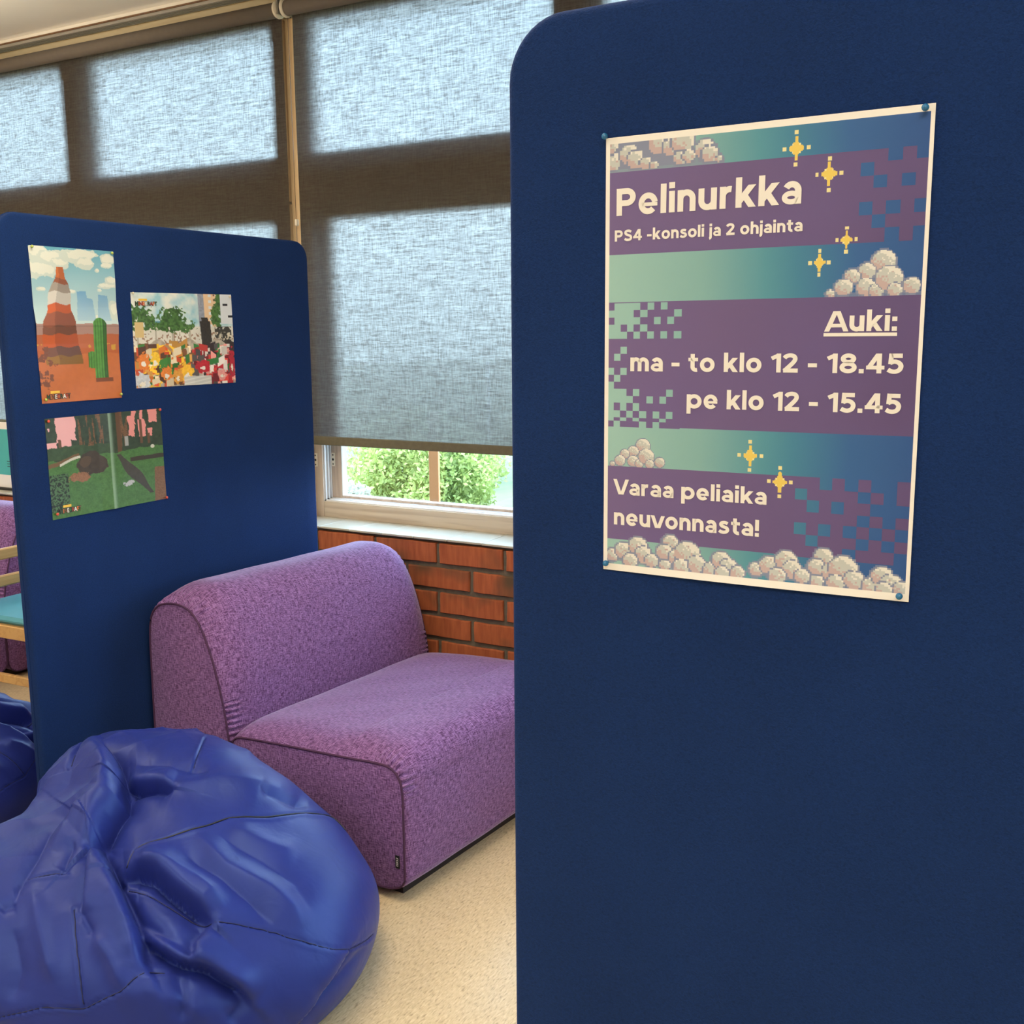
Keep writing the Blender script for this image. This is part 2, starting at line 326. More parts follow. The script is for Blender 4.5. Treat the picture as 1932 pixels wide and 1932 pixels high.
# ------------------------------------------------------------------ room shell
XL, XR, YB, ZC = -8.03, 3.39, -6.0, 2.80
f = mesh('floor', [(XL, YB, 0), (XR, YB, 0), (XR, 3.6, 0), (XL, 3.6, 0), (XL, YB, -.2), (XR, YB, -.2), (XR, 3.6, -.2), (XL, 3.6, -.2)],
         [(0, 1, 2, 3), (7, 6, 5, 4), (0, 4, 5, 1), (1, 5, 6, 2), (2, 6, 7, 3), (3, 7, 4, 0)], M_FLOOR); tag(f, kind='structure')
tag(box('ceiling', XL, XR, YB, 3.9, ZC, 3.1, M_WHITE), kind='structure')
tag(box('wall_back', XL, XR, YB-.2, YB, 0, ZC, M_WALL), kind='structure')
tag(box('wall_left', XL-.2, XL, YB, 3.6, 0, ZC, M_WALL), kind='structure')
tag(box('wall_right', XR, XR+.2, YB, 3.6, 0, ZC, M_WALL), kind='structure')
wb = box('wall_front', XL, XR, 3.242, 3.6, 0, .728, M_MORTAR); tag(wb, kind='structure')
# bricks laid proud of the mortar, each its own object
def brick_mesh(L, seed):
    r = random.Random(seed); nx, nz = 8, 3; vs = []; fs = []
    def jit(a): return r.uniform(-a, a)
    for k, (y, ins) in enumerate(((0, .0025), (.004, 0), (.03, 0))):
        loop = []
        for i in range(nx+1): loop.append((i/nx*(L-2*ins)+ins, ins))
        for j in range(1, nz+1): loop.append((L-ins, ins+j/nz*(.075-2*ins)))
        for i in range(nx-1, -1, -1): loop.append((i/nx*(L-2*ins)+ins, .075-ins))
        for j in range(nz-1, 0, -1): loop.append((ins, ins+j/nz*(.075-2*ins)))
        if k == 0: js = [(jit(.0012), jit(.0012)) for _ in loop]
        for (x, z), (a, b) in zip(loop, js): vs.append((x-L/2+a, y, z+b))
    n = len(vs)//3
    fs.append(tuple(range(n)))
    for k in (0, 1):
        for i in range(n): fs.append((k*n+i, (k+1)*n+i, (k+1)*n+(i+1) % n, k*n+(i+1) % n))
    me = bpy.data.meshes.new('brick'); me.from_pydata(vs, [], fs); me.materials.append(M_BRICK); return me
BM = [brick_mesh(.270, s) for s in range(6)]
P_, XA = .287, -2.165
for c in range(8):
    z = .732-.075-c*.0935; off = 0 if c % 2 == 0 else -.141
    i0 = int((-6.6-XA)/P_); i1 = int((.9-XA)/P_)
    for i in range(i0, i1):
        o = bpy.data.objects.new('brick', BM[(i*3+c*5) % 6]); COL.objects.link(o); o.parent = wb
        o.location = (XA+off+i*P_+.135, 3.23+random.uniform(-.0015, .0015), max(z, .001)+random.uniform(-.001, .001)); o.rotation_euler = (0, random.uniform(-.004, .004), 0)
# tiled sill
sill = box('trim_1', XL, XR, 3.250, 3.42, .730, .744, M_MORTAR); tag(sill, kind='structure')
ts = MB().box(.0012, .1478, 3.226, 3.42, .743, .751, 0, .0015); tme = None
x = -2.427-.149*28
while x < .9:
    if tme is None:
        o = ts.build('tile', M_TILE, sill); tme = o.data
    else:
        o = bpy.data.objects.new('tile', tme); COL.objects.link(o); o.parent = sill
    o.location = (x, random.uniform(-.0008, .0008), random.uniform(-.0004, .0004)); x += .149
# window wall: posts between bays, transom, head
MOD = [-2.945+1.25*k for k in range(-4, 6)]
Y0, Y1 = 3.42, 3.508
tag(box('wall_above', XL, XR, 3.40, 3.51, 2.70, ZC, M_HWOOD), kind='structure')
plate_mb = MB().box(-.010, .010, -.0025, 0, -.028, .028, 0, .001)
for zz, rr_ in ((-.019, .0035), (0, .0055), (.019, .0035)):
    n = 10; c0 = [(rr_*math.cos(2*math.pi*i/n), -.0027, zz+rr_*math.sin(2*math.pi*i/n)) for i in range(n)]
    plate_mb.add(c0, [tuple(range(n))], 1)
plate_me = None
for k in range(9):
    a, b = MOD[k], MOD[k+1]
    wn = empty('window_%d' % (k+1), ((a+b)/2, 0, 0)); tag(wn, kind='structure'); cx = (a+b)/2; hw = .625
    def part(name, x0, x1, y0, y1, z0, z1, m, bev=0, par=None): return box(name, x0-cx, x1-cx, y0, y1, z0, z1, m, par or wn, bev)
    part('stile', a, a+.085, Y0, Y1, .75, 2.70, M_FRAME_Z); part('stile', b-.085, b, Y0, Y1, .75, 2.70, M_FRAME_Z)
    part('bottom_rail', a+.085, b-.085, Y0+.001, Y1, .75, .815, M_FRAME_X, .001)
    part('transom', a+.085, b-.085, Y0, Y1, 2.01, 2.18, M_FRAME_X, .001)
    for zb, zt in ((.815, 2.01), (2.18, 2.70)):
        xa, xb = a+.085, b-.085
        # aluminium channel strips round the rebate, then the inner casement and the pane
        q = MB()
        for (yy0, yy1, t_) in (((3.428, 3.436, .006), (3.444, 3.452, .009), (3.458, 3.464, .012)) if zb < 1 else ((3.430, 3.440, .008),)):
            q.box(xa-cx, xb-cx, yy0, yy1, zb, zb+t_); q.box(xa-cx, xa+t_-cx, yy0, yy1, zb, zt)
            q.box(xb-t_-cx, xb-cx, yy0, yy1, zb, zt)
        q.build('seal_strip', M_ALU, wn)
        cw = .062 if zb < 1 else .012
        cs = MB(); y0_, y1_ = (3.466, 3.503) if zb < 1 else (3.446, 3.470)
        cs.box(xa-cx, xa+cw-cx, y0_, y1_, zb, zt, 0, .002); cs.box(xb-cw-cx, xb-cx, y0_, y1_, zb, zt, 0, .002)
        cs.box(xa+cw-cx, xb-cw-cx, y0_, y1_, zb, zb+.022, 0, .002); cs.box(xa+cw-cx, xb-cw-cx, y0_, y1_, zt-cw, zt, 0, .002)
        cs.build('casement', M_FRAME_Z if zb < 1 else M_ALU, wn)
        part('pane', xa+cw, xb-cw, y1_+.002, y1_+.006, zb+.022, zt-cw, M_GLASS)
    for (px_, py_, pz_) in ((a+.05, Y0, .985), (a+.085+.020, 3.466, .985)):
        if plate_me is None:
            o = plate_mb.build('hinge_plate', [M_CREAM, M_BLACK], wn); plate_me = o.data
        else:
            o = bpy.data.objects.new('hinge_plate', plate_me); COL.objects.link(o); o.parent = wn
        o.location = (px_-cx, py_, pz_)
# ceiling edge: board, double curtain rail, header
tag(box('trim_2', XL, XR, 3.262, 3.312, 2.786, ZC, M_WHITE, bev=.002), kind='structure')
rl = empty('curtain_rail', (-2.3, 3.34, ZC)); tag(rl, 'double grey curtain rail on the ceiling above the blinds', 'rail')
for y in (3.322, 3.348):
    q = MB().box(-5.7, 5.6, y-3.34-.009, y-3.34-.003, -.016, 0).box(-5.7, 5.6, y-3.34+.003, y-3.34+.009, -.016, 0).box(-5.7, 5.6, y-3.34-.003, y-3.34+.003, -.005, 0)
    q.build('track', M_GREY, rl)
tag(box('trim_3', XL, XR, 3.262, 3.266, 2.780, 2.786, M_DWOOD), kind='structure')
# timber strips on the window posts where two blinds meet
for j, xm in enumerate((-5.40, -2.905, -.405, 2.095)):
    t = empty('trim_%d' % (4+j), (xm, 3.42, 0)); tag(t, kind='structure')
    MB().box(-.036, .006, -.032, 0, .75, 2.70, 0, .001).build('strip', M_POST, t)
    MB().box(-.046, -.036, -.006, 0, .75, 2.70).build('groove', M_DWOOD, t)
    MB().box(-.060, -.046, -.030, 0, 2.02, 2.70, 0, .001).box(-.060, -.047, -.024, 0, .75, 2.01, 0, .001).build('narrow_strip', M_POST, t)

# ------------------------------------------------------------------ roller blinds
YBL = 3.362
def blind(x0, x1, label, cord=True, drop=1.615):
    r = empty('roller_blind', ((x0+x1)/2, YBL, 2.72)); tag(r, label, 'blind', 'roller blinds along the window wall'); L = (x1-x0)/2
    nx, nz = 60, 40; X = np.linspace(-L, L, nx+1); Z = np.linspace(0, drop, nz+1)
    xx, zz = np.meshgrid(X, Z); yy = .0015*np.sin(xx*9+.5)+.0012*np.sin(zz*7+xx*3)
    v = np.stack([xx, yy, -.02-zz], -1).reshape(-1, 3); i = np.arange(nz)[:, None]*(nx+1)+np.arange(nx)[None, :]
    fc = np.stack([i, i+nx+1, i+nx+2, i+1], -1).reshape(-1, 4)
    mesh('fabric', v, fc, M_BLIND, r, True)
    MB().tube([(-L, -.026, 0), (L, -.026, 0)], .028, 24).build('roll', M_ROLL, r, True)
    for s_ in (-1, 1):
        q = MB().tube([(s_*L, -.026, 0), (s_*(L+.004), -.026, 0), (s_*(L+.012), -.026, 0), (s_*(L+.014), -.026, 0)], [.031, .033, .033, .020], 24)
        q.build('end_cap', M_CREAM, r, True)
        MB().box(s_*(L+.016)-.004, s_*(L+.016)+.004, -.045, .035, -.02, .055, 0, .001).build('bracket', M_GREY, r)
    MB().box(-L, L, -.006, .006, -drop-.048, -drop-.013, 0, .003).build('hem_bar', M_HEM, r)
    if cord:
        q = MB(); xc = -L-.012
        q.tube([(xc, -.01, -.02), (xc-.002, -.005, -.9), (xc, -.004, -1.55)], .0012, 6); q.build('cord', M_DWOOD, r)
        MB().box(xc-.006, xc+.006, -.012, .002, -.80, -.775, 0, .002).build('cord_joiner', M_CREAM, r)
    return r
blind(-5.38, -2.930, 'grey roller blind behind the screen with three picture posters')
blind(-2.880, -.430, 'grey roller blind above the sofa, its left end at the bright timber strip')
blind(-7.85, -5.43, 'grey roller blind over the windows farthest to the left')
blind(-.380, 2.07, 'grey roller blind wound nearly all the way up, behind the large purple poster', drop=.16)  # unseen from the camera; set wound up so more daylight enters the room

# ------------------------------------------------------------------ outdoors
m, nt, b = mat('lawn_grass'); t = N(nt, 'ShaderNodeTexCoord'); n = N(nt, 'ShaderNodeTexNoise', Scale=1.3, Detail=6.0); nt.links.new(t.outputs['Object'], n.inputs['Vector'])
r = N(nt, 'ShaderNodeValToRGB'); nt.links.new(n.outputs['Fac'], r.inputs[0]); r.color_ramp.elements[0].position = .35; r.color_ramp.elements[0].color = (.055, .070, .022, 1)
r.color_ramp.elements[1].position = .62; r.color_ramp.elements[1].color = (.095, .105, .035, 1); nt.links.new(r.outputs[0], b.inputs['Base Color']); b.inputs['Roughness'].default_value = .9
GZ = -1.2
gn = 40; gx = np.linspace(-60, 30, gn+1); gy = np.linspace(3.6, 90, gn+1); GX, GY = np.meshgrid(gx, gy)
gzv = GZ+.25*np.sin(GX*.15)*np.sin(GY*.11)*(GY > 6); gi = np.arange(gn)[:, None]*(gn+1)+np.arange(gn)[None, :]
lawn = mesh('lawn', np.stack([GX, GY, gzv], -1).reshape(-1, 3), np.stack([gi, gi+1, gi+gn+2, gi+gn+1], -1).reshape(-1, 4), m, smooth=True); tag(lawn, 'bright mown lawn outside beneath the windows', kind='structure')
tag(box('outer_wall', XL, XR, 3.60, 3.62, GZ-.3, .75, M_MORTAR), kind='structure')
def leaf_mat(name, c):
    m, nt, b = mat(name); t = N(nt, 'ShaderNodeTexCoord'); n = N(nt, 'ShaderNodeTexNoise', Scale=3.0, Detail=2.0); nt.links.new(t.outputs['Object'], n.inputs['Vector'])
    mx = N(nt, 'ShaderNodeMix', data_type='RGBA'); mx.inputs['A'].default_value = (*[q*.35 for q in c], 1); mx.inputs['B'].default_value = (*[min(1, q*1.6) for q in c], 1)
    nt.links.new(n.outputs['Fac'], mx.inputs['Factor']); nt.links.new(mx.outputs['Result'], b.inputs['Base Color']); b.inputs['Roughness'].default_value = .6
    tl = N(nt, 'ShaderNodeBsdfTranslucent'); nt.links.new(mx.outputs['Result'], tl.inputs[0]); ms = N(nt, 'ShaderNodeMixShader'); ms.inputs[0].default_value = .4
    nt.links.new(b.outputs[0], ms.inputs[1]); nt.links.new(tl.outputs[0], ms.inputs[2]); nt.links.new(ms.outputs[0], nt.nodes['Material Output'].inputs[0]); return m
M_LEAF = leaf_mat('tree_leaves', (.36, .43, .13)); M_LEAF2 = leaf_mat('far_leaves', (.16, .22, .07)); M_BLOS = leaf_mat('pale_blossom', (.42, .42, .34))
M_BARK = plain('bark', (.16, .12, .09), .9, 0, .3, 30)
def tree(name, label, x, y, z0, h, rx, n, lm, seed, size=.05, group='trees on the lawn', cat='tree', low=.18):
    g = np.random.default_rng(seed); rt = empty(name, (x, y, z0)); tag(rt, label, cat, group)
    q = MB(); q.tube([(0, 0, 0), (.03, 0, h*.3), (-.02, .03, h*.7)], [h*.035, h*.025, h*.008], 10)
    for k in range(7):
        an = k*2.4; zz = h*(low+.08*k); q.tube([(0, 0, zz), (math.cos(an)*rx*.45, math.sin(an)*rx*.45, zz+h*.12), (math.cos(an)*rx*.8, math.sin(an)*rx*.8, zz+h*.16)], [h*.014, h*.008, h*.003], 6)
    q.build('trunk', M_BARK, rt, True)
    nc = 70; d = g.normal(size=(nc, 3)); d /= np.linalg.norm(d, axis=1)[:, None]; cz = h*(low+1)/2
    cc = d*np.array([rx*.8, rx*.8, h*(1-low)/2*.85])*g.uniform(.45, 1, (nc, 1))**.5+np.array([0, 0, cz])
    i = g.integers(0, nc, n); dd = g.normal(size=(n, 3)); dd /= np.linalg.norm(dd, axis=1)[:, None]
    c = cc[i]+dd*g.uniform(.5, 1, (n, 1))*rx*.30
    a1 = g.normal(size=(n, 3)); a1 /= np.linalg.norm(a1, axis=1)[:, None]; a2 = np.cross(a1, g.normal(size=(n, 3))); a2 /= np.linalg.norm(a2, axis=1)[:, None]
    s_ = size*g.uniform(.6, 1.3, (n, 1)); v = np.stack([c-a1*s_, c+a2*s_*.5, c+a1*s_, c-a2*s_*.5], 1).reshape(-1, 3)
    o = mesh('foliage', v, np.arange(4*n).reshape(-1, 4), lm, rt); o['kind'] = 'stuff'
tree('leafy_tree', 'bright green leafy tree outside, behind the orange timber post', -7.55, 11.0, GZ, 1.75, 1.05, 26000, M_LEAF, 3, .036, low=.10)
tree('leafy_tree', 'darker tree farther back on the lawn, by the white lamp pole', -11.2, 17.5, GZ, 1.7, .9, 8000, M_LEAF2, 5, .07, low=.25)
tree('flowering_bush', 'low white flowering bush at the left of the clear window strip', -6.52, 8.2, GZ, 1.38, .30, 6000, M_BLOS, 11, .03, group=None, cat='bush', low=.1)
op = MB().box(-.030, .030, -.008, .008, 0, 2.30, 0, .002).build('timber_post', M_ORANGE, loc=(-3.115, 4.62, GZ)); tag(op, 'orange timber post standing just outside the window', 'post')
lp = MB().tube([(0, 0, 0), (0, 0, 2.2)], [.04, .035], 10).build('lamp_pole', M_ALU, smooth=True, loc=(-9.75, 16.2, GZ)); tag(lp, 'thin white pole on the lawn behind the trees', 'pole')

# ------------------------------------------------------------------ partition screens
def rrect(w_, h_, rt_, rb, n=10):
    pts = []
    for (cx, cz, r_, a0) in ((w_-rt_, h_-rt_, rt_, 0), (rt_, h_-rt_, rt_, 90), (rb, rb, rb, 180), (w_-rb, rb, rb, 270)):
        for i in range(n+1):
            an = math.radians(a0+90*i/n); pts.append((cx+r_*math.cos(an), cz+r_*math.sin(an)))
    return np.array(pts)
def screen(name, label, loc, rz, w_, z0, z1, th, ff):
    """local x along width, front face at y=0 looking towards -y"""
    r = empty(name, loc, rz); tag(r, label, 'screen', 'blue felt partition screens')
    P = rrect(w_, z1-z0, .062, .03); n = len(P); e = .011
    tng = np.roll(P, -1, 0)-np.roll(P, 1, 0); tng /= np.linalg.norm(tng, axis=1)[:, None]; nm = np.stack([tng[:, 1], -tng[:, 0]], 1)
    rings = []
    rings.append((P-nm*(e+.05), 0.0))
    for k in range(5):
        a = math.pi/2*k/4; rings.append((P-nm*e*(1-math.sin(a)), e*(1-math.cos(a))))
    for k in range(5):
        a = math.pi/2*(1-k/4); rings.append((P-nm*e*(1-math.sin(a)), th-e*(1-math.cos(a))))
    rings.append((P-nm*(e+.05), th))
    v = []; fs = []
    for (q, y) in rings: v += [(p[0], y, p[1]+z0) for p in q]
    for k in range(len(rings)-1):
        for i in range(n): fs.append((k*n+i, k*n+(i+1) % n, (k+1)*n+(i+1) % n, (k+1)*n+i))
    fs = [f_[::-1] for f_ in fs]
    fs.append(tuple(range(n))); k = len(rings)-1; fs.append(tuple(range(k*n, (k+1)*n))[::-1])
    o = mesh('panel', v, fs, M_FELT, r, True)
    MB().tube([(p[0], th*.5, p[1]+z0) for p in rrect(w_, z1-z0, .062, .03, 6)]+[(w_, th*.5, z1-z0-.062+z0)], .0022, 6).build('edge_seam', M_FELT, r, True)
    for fx in (.12, w_-.12):
        f_ = MB().box(fx-.025, fx+.025, ff, th/2+.19, 0, .010, 0, .002).box(fx-.014, fx+.014, th/2-.008, th/2+.008, .008, z0+.02)
        f_.build('foot', M_BLACK, r)
    return r
scr1 = screen('partition_screen', 'dark blue felt screen in the foreground carrying the large purple poster', (-.5655, .980, 0), 0, 1.20, .06, 1.808, .042, -.15)
scr2 = screen('partition_screen', 'blue felt screen behind the sofa carrying three picture posters', (-2.580, 1.826, 0), math.radians(90), 1.222, .06, 1.823, .042, .002)

# ------------------------------------------------------------------ posters
def ink(c, ref=(240, 226, 198), k=1.0):
    """printed colour as reflectance, judged against the white paper beside it"""
    a = lin(c); p = lin(ref); k = k*(.88 if ref[0] == 240 else 1); return np.array([min(.9, a[i]/p[i]*PAPER[i]*k) for i in range(3)])
def shade_grid(art, place, name, m, smooth=False, parent=None):
    """art (h,w,3) printed cell by cell on a sheet; place maps u,v arrays in 0..1 to points"""
    h_, w_ = art.shape[:2]; u = np.linspace(0, 1, w_+1); v = np.linspace(0, 1, h_+1)
    if smooth:
        u = np.linspace(0, 1, w_); v = np.linspace(0, 1, h_); w_ -= 1; h_ -= 1
    uu, vv = np.meshgrid(u, v); P = place(uu.ravel(), vv.ravel())
    i = np.arange(h_)[:, None]*(w_+1)+np.arange(w_)[None, :]; F = np.stack([i, i+w_+1, i+w_+2, i+1], -1).reshape(-1, 4)
    rgba = np.ones((*art.shape[:2], 4)); rgba[..., :3] = art; rgba = rgba.reshape(-1, 4)
    if smooth: return mesh(name, P, F, m, parent, True, colors=rgba, domain='POINT')
    return mesh(name, P, F, m, parent, True, colors=np.repeat(rgba, 4, 0), domain='CORNER')
# -- the large poster: 297 x 420 mm
S = .85; GW, GH = int(round(297/S)), int(round(420/S)); S = 297/GW
PX = (np.arange(GW)+.5)*297/GW; PY = (np.arange(GH)+.5)*420/GH
art = np.zeros((GH, GW, 3)); art[:] = PAPER
yy, xx = np.meshgrid(PY, PX, indexing='ij')
stops = [(0, (162, 196, 172)), (90, (138, 178, 160)), (150, (90, 150, 150)), (178, (72, 132, 146)), (230, (56, 100, 142)), (297, (44, 82, 130))]
SX = np.array([s_[0] for s_ in stops], float); SCo = np.array([ink(s_[1]) for s_ in stops])
def teal(x, y): return np.stack([np.interp(x+.18*(210-y)*0-12*np.sin((y-20)/130), SX, SCo[:, k]) for k in range(3)], -1)
def purple(x, y):
    t = np.clip(x/297, 0, 1); t2 = .5+.5*np.sin(x/34+y/41)*np.cos(y/37-x/90)
    a = ink((124, 100, 132)); b2 = ink((98, 76, 110)); c3 = ink((112, 92, 134)); base = a[None]*(1-t[..., None])+b2[None]*t[..., None]
    return base*(1-.35*t2[..., None])+c3*(.35*t2[..., None])
inner = (xx > 4) & (xx < 293.4) & (yy > 6) & (yy < 413.6)
TE = teal(xx, yy); PU = purple(xx, yy)
isP = ((yy > 32) & (yy < 109)) | ((yy > 154.3) & (yy < 274)) | ((yy > 314) & (yy < 388))
def cell(x0, x1, y0, y1, p): isP[(xx >= x0) & (xx < x1) & (yy >= y0) & (yy < y1)] = p
c = [239.2, 250.4, 261.6, 272.9, 284.1, 295.3]; rr = [31.9, 42.6, 53.4, 64.1, 74.8, 86.2, 97.2, 109.2]
for (i, j) in ((2, 0), (4, 0), (0, 1), (1, 2), (3, 2), (0, 4), (2, 4), (4, 4), (1, 5), (2, 6), (4, 6)): cell(c[i], c[i+1], rr[j], rr[j+1], False)
c = [193, 204.2, 215.4, 226.6, 237.8, 249, 260.2, 271.4, 282.7, 294]; rr = [313.9, 324.5, 335.1, 345.7, 356.3, 366.9, 377.5, 388.2]
rowsB = ['PPBPBPBBP', 'BPPPPBPBP', 'PBPBPPBBB', 'PPPPPBPBP', 'BPBPBPBPB', 'PBPPPBPBP', 'PPBPBPPPB']
for j, row in enumerate(rowsB):
    for i, ch in enumerate(row): cell(c[i], c[i+1], rr[j], rr[j+1], ch == 'P')
c = [3.0, 10.1, 16.9, 23.8, 30.8, 37.8, 44.8, 51.7, 58.7, 65.7, 72.6, 79.8]
rr = [154.4+6.9*k for k in range(6)]
rowsC = ['PBBBBPBPBPP', 'BBBBPBPPPPB', 'PBBBBPPBPBP', 'BBPBPBPPPPP', 'BBBPBPBPBPB']
for j, row in enumerate(rowsC):
    for i, ch in enumerate(row): cell(c[i], c[i+1], rr[j], rr[j+1], ch == 'P')
rr = [189.4+6.87*k for k in range(13)]; rr[12] = 274.3
rowsD = ['PPPPPPPPPPP', 'PPBPPPPPPPP', 'PBPPPPPPPPP', 'PPPPPPPPPPP', 'BPBPPPPPPPP', 'PBPPPPPPPPP', 'BPPPPPPPPPP', 'BBBPBPPPPBP', 'BBBBPPBPBPP', 'BPBPBPPPPPP', 'BBPBPBPBPBP', 'BPBPBPPPBPP']
for j, row in enumerate(rowsD):
    for i, ch in enumerate(row): cell(c[i], c[i+1], rr[j], rr[j+1], ch == 'P')
for i, ch in enumerate('PBPPPBPBPPP'): cell(c[i], c[i+1], 268.6, 274.3, ch == 'P')
art[inner] = np.where(isP[..., None], PU, TE)[inner]
C_B, C_H, C_P, C_S = ink((204, 200, 178)), ink((240, 228, 200)), ink((202, 172, 156)), ink((140, 142, 152))
def cloud(blobs, px, clip, seed, halo=True):
    g = np.random.default_rng(seed); qx = (np.floor(xx/px)+.5)*px; qy = (np.floor(yy/px)+.5)*px
    ok = inner & (xx >= clip[0]) & (xx <= clip[1]) & (yy >= clip[2]) & (yy <= clip[3])
    tint = g.random((400, 400)); ti = tint[(qy/px).astype(int) % 400, (qx/px).astype(int) % 400]
    if halo:
        for (bx, by, br) in blobs:
            d = np.hypot(qx-bx+px*.4, (qy-by)*1.05-px*.2); mk = ok & (d < br+px*1.1); art[mk] = art[mk]*.35+C_S*.65
    for (bx, by, br) in blobs:
        dx, dy = qx-bx, (qy-by)*1.1; d = np.hypot(dx, dy); mk = ok & (d < br)
        out = ok & (d < br+px*.8) & ~mk; art[out] = C_S
        s_ = (dx*.55-dy*.85)/br; col = np.empty_like(art); col[:] = C_B
        col[s_ < -.42] = C_P; col[(s_ < -.12) & (ti < .35)] = C_P; col[(s_ > .55)] = C_H; col[(s_ > .1) & (ti > .82)] = C_H; col[(ti < .05) & (d < br*.7)] = C_P
        art[mk] = col[mk]
base_fill = lambda x0, x1, y0, y1: None
m_ = inner & (xx < 118) & (yy > 27.5) & (yy < 32); art[m_] = art[m_]*.25+C_S*.75
m_ = inner & (xx < 84) & (yy < 30); art[m_] = C_S
cloud([(6, 22, 9), (6, 9, 6), (24, 17, 9.5), (31, 22, 9), (42, 26, 6), (50, 28, 4), (56, 9, 12), (66, 14, 8), (78, 10, 11), (76, 24, 6.5), (84, 23, 6), (100, 19, 9.5), (104, 23, 8), (113, 28, 3)], 2.1, (4, 118, 5, 31.5), 1)
m_ = inner & (xx > 213) & (yy > 150.5) & (yy < 154.3); art[m_] = art[m_]*.4+C_S*.6
cl2 = [(262, 125, 10), (248, 133, 7.5), (236, 137, 6.5), (229, 146, 7.5), (248, 146, 8), (257, 149, 6), (267, 139, 11), (272, 149, 6), (286, 146, 7), (218, 151, 3.5)]
cloud(cl2, 1.27, (212, 293, 110, 153.5), 2)
cloud([(5+(x-212)*.72*1.03, 313-(153-y)*.74, r_*.74) for x, y, r_ in cl2], .85, (4.5, 68, 280, 313.6), 3)
grp = [(10, 404, 7), (22, 399, 9), (38, 393, 10), (44, 401, 9), (30, 408, 8), (53, 406, 7), (67, 409, 6), (72, 386, 8), (66, 396, 8), (80, 400, 9), (90, 396, 13), (84, 409, 8), (100, 405, 9), (115, 409, 8), (124, 399, 9), (132, 405, 9), (126, 411, 7), (141, 409, 7)]
cloud(grp, 1.7, (4, 150, 374, 413.6), 4)
cloud([(x+149, y, r_) for x, y, r_ in grp], 1.7, (144, 293.2, 374, 413.6), 5)
C_Y, C_Y2 = ink((246, 206, 92)), ink((250, 228, 150))
def star(cx, cy, hw, hh, dot):
    s_ = hw/5.3
    def rect(x0, x1, y0, y1, cc): art[(xx >= cx+x0*s_) & (xx <= cx+x1*s_) & (yy >= cy+y0*hh/6.6) & (yy <= cy+y1*hh/6.6)] = cc
    for (a, b_) in ((0, -6.6), (0, 6.6), (-5.3, 0), (5.3, 0)): rect(a-dot, a+dot, b_-dot, b_+dot, C_Y2*.96)
    rect(-.7, .7, -4.7, 4.9, C_Y); rect(-3.3, 3.3, -.8, .8, C_Y); rect(-2, 2, -2, 2, C_Y2); rect(-1.3, 1.3, -2.6, 2.6, C_Y); rect(-2.6, 2.6, -1.2, 1.2, C_Y); rect(-.6, .6, -5, 5, C_Y)
for s_ in ((183.3, 25.5, 10.6, 13.3, .85), (212.6, 49.5, 10.5, 13.3, .85), (229.7, 105.6, 8, 10.1, .95), (207.3, 124, 8.1, 10.2, .95), (150, 297, 10.5, 13, .85), (178.7, 320, 10.5, 12.9, .85)): star(*s_)
# sheet position: measured corners on the screen's face, slightly lifted at its lower edge
PX0, PZ0, PWm, PHm, PYF = -.4535, 1.683, .2985, .4235, .9795
def sheet(u, v, lift=0.0):
    u = np.asarray(u, float); v = np.asarray(v, float)
    bow = .0035*np.clip((v-.93)/.07, 0, 1)**2*np.sin(np.pi*np.clip(u, 0, 1))+.0012*np.sin(np.pi*u)*np.sin(np.pi*v)
    return np.stack([PX0+PWm*u, PYF-.0006-bow-lift+0*u, PZ0-PHm*v+.0008*u], -1)
big = shade_grid(art, lambda u, v: sheet(u, v, .0003), 'poster', M_PRINT)
tag(big, 'large purple and teal poster reading Pelinurkka on the dark foreground screen', 'poster')
_bk = shade_grid(np.tile(np.array(PAPER), (60, 42, 1)), lambda u, v: sheet(u, v, 0.0), 'paper_back', M_PRINT, parent=big)
def text_mesh(body, offset=.0, space=1.0, cmats=None):
    cu = bpy.data.curves.new('t', 'FONT'); cu.body = body; cu.size = 1; cu.offset = offset; cu.space_character = space; cu.resolution_u = 6
    if cmats is not None:
        for mm in cmats: cu.materials.append(mm)
        for i in range(len(body)): cu.body_format[i].material_index = i % len(cmats)
    o = bpy.data.objects.new('t', cu); COL.objects.link(o); dg = bpy.context.evaluated_depsgraph_get(); dg.update()
    me = bpy.data.meshes.new_from_object(o.evaluated_get(dg)); bpy.data.objects.remove(o); bpy.data.curves.remove(cu); return me
SW = .215
def catmull(p, n=8):
    p = [np.array(q, float) for q in p]; p = [2*p[0]-p[1]]+p+[2*p[-1]-p[-2]]; out = []
    for i in range(1, len(p)-2):
        for t_ in np.linspace(0, 1, n, endpoint=False):
            out.append(.5*((2*p[i])+(-p[i-1]+p[i+1])*t_+(2*p[i-1]-5*p[i]+4*p[i+1]-p[i+2])*t_**2+(-p[i-1]+3*p[i]-3*p[i+1]+p[i+2])*t_**3))
    return np.array(out+[p[-2]])
def arc(cx, cy, rx, ry, a0, a1):
    n = max(6, int(abs(a1-a0)/10)); a = np.radians(np.linspace(a0, a1, n)); return np.stack([cx+rx*np.cos(a), cy+ry*np.sin(a)], 1)
def ln(*p): return np.array(p, float)
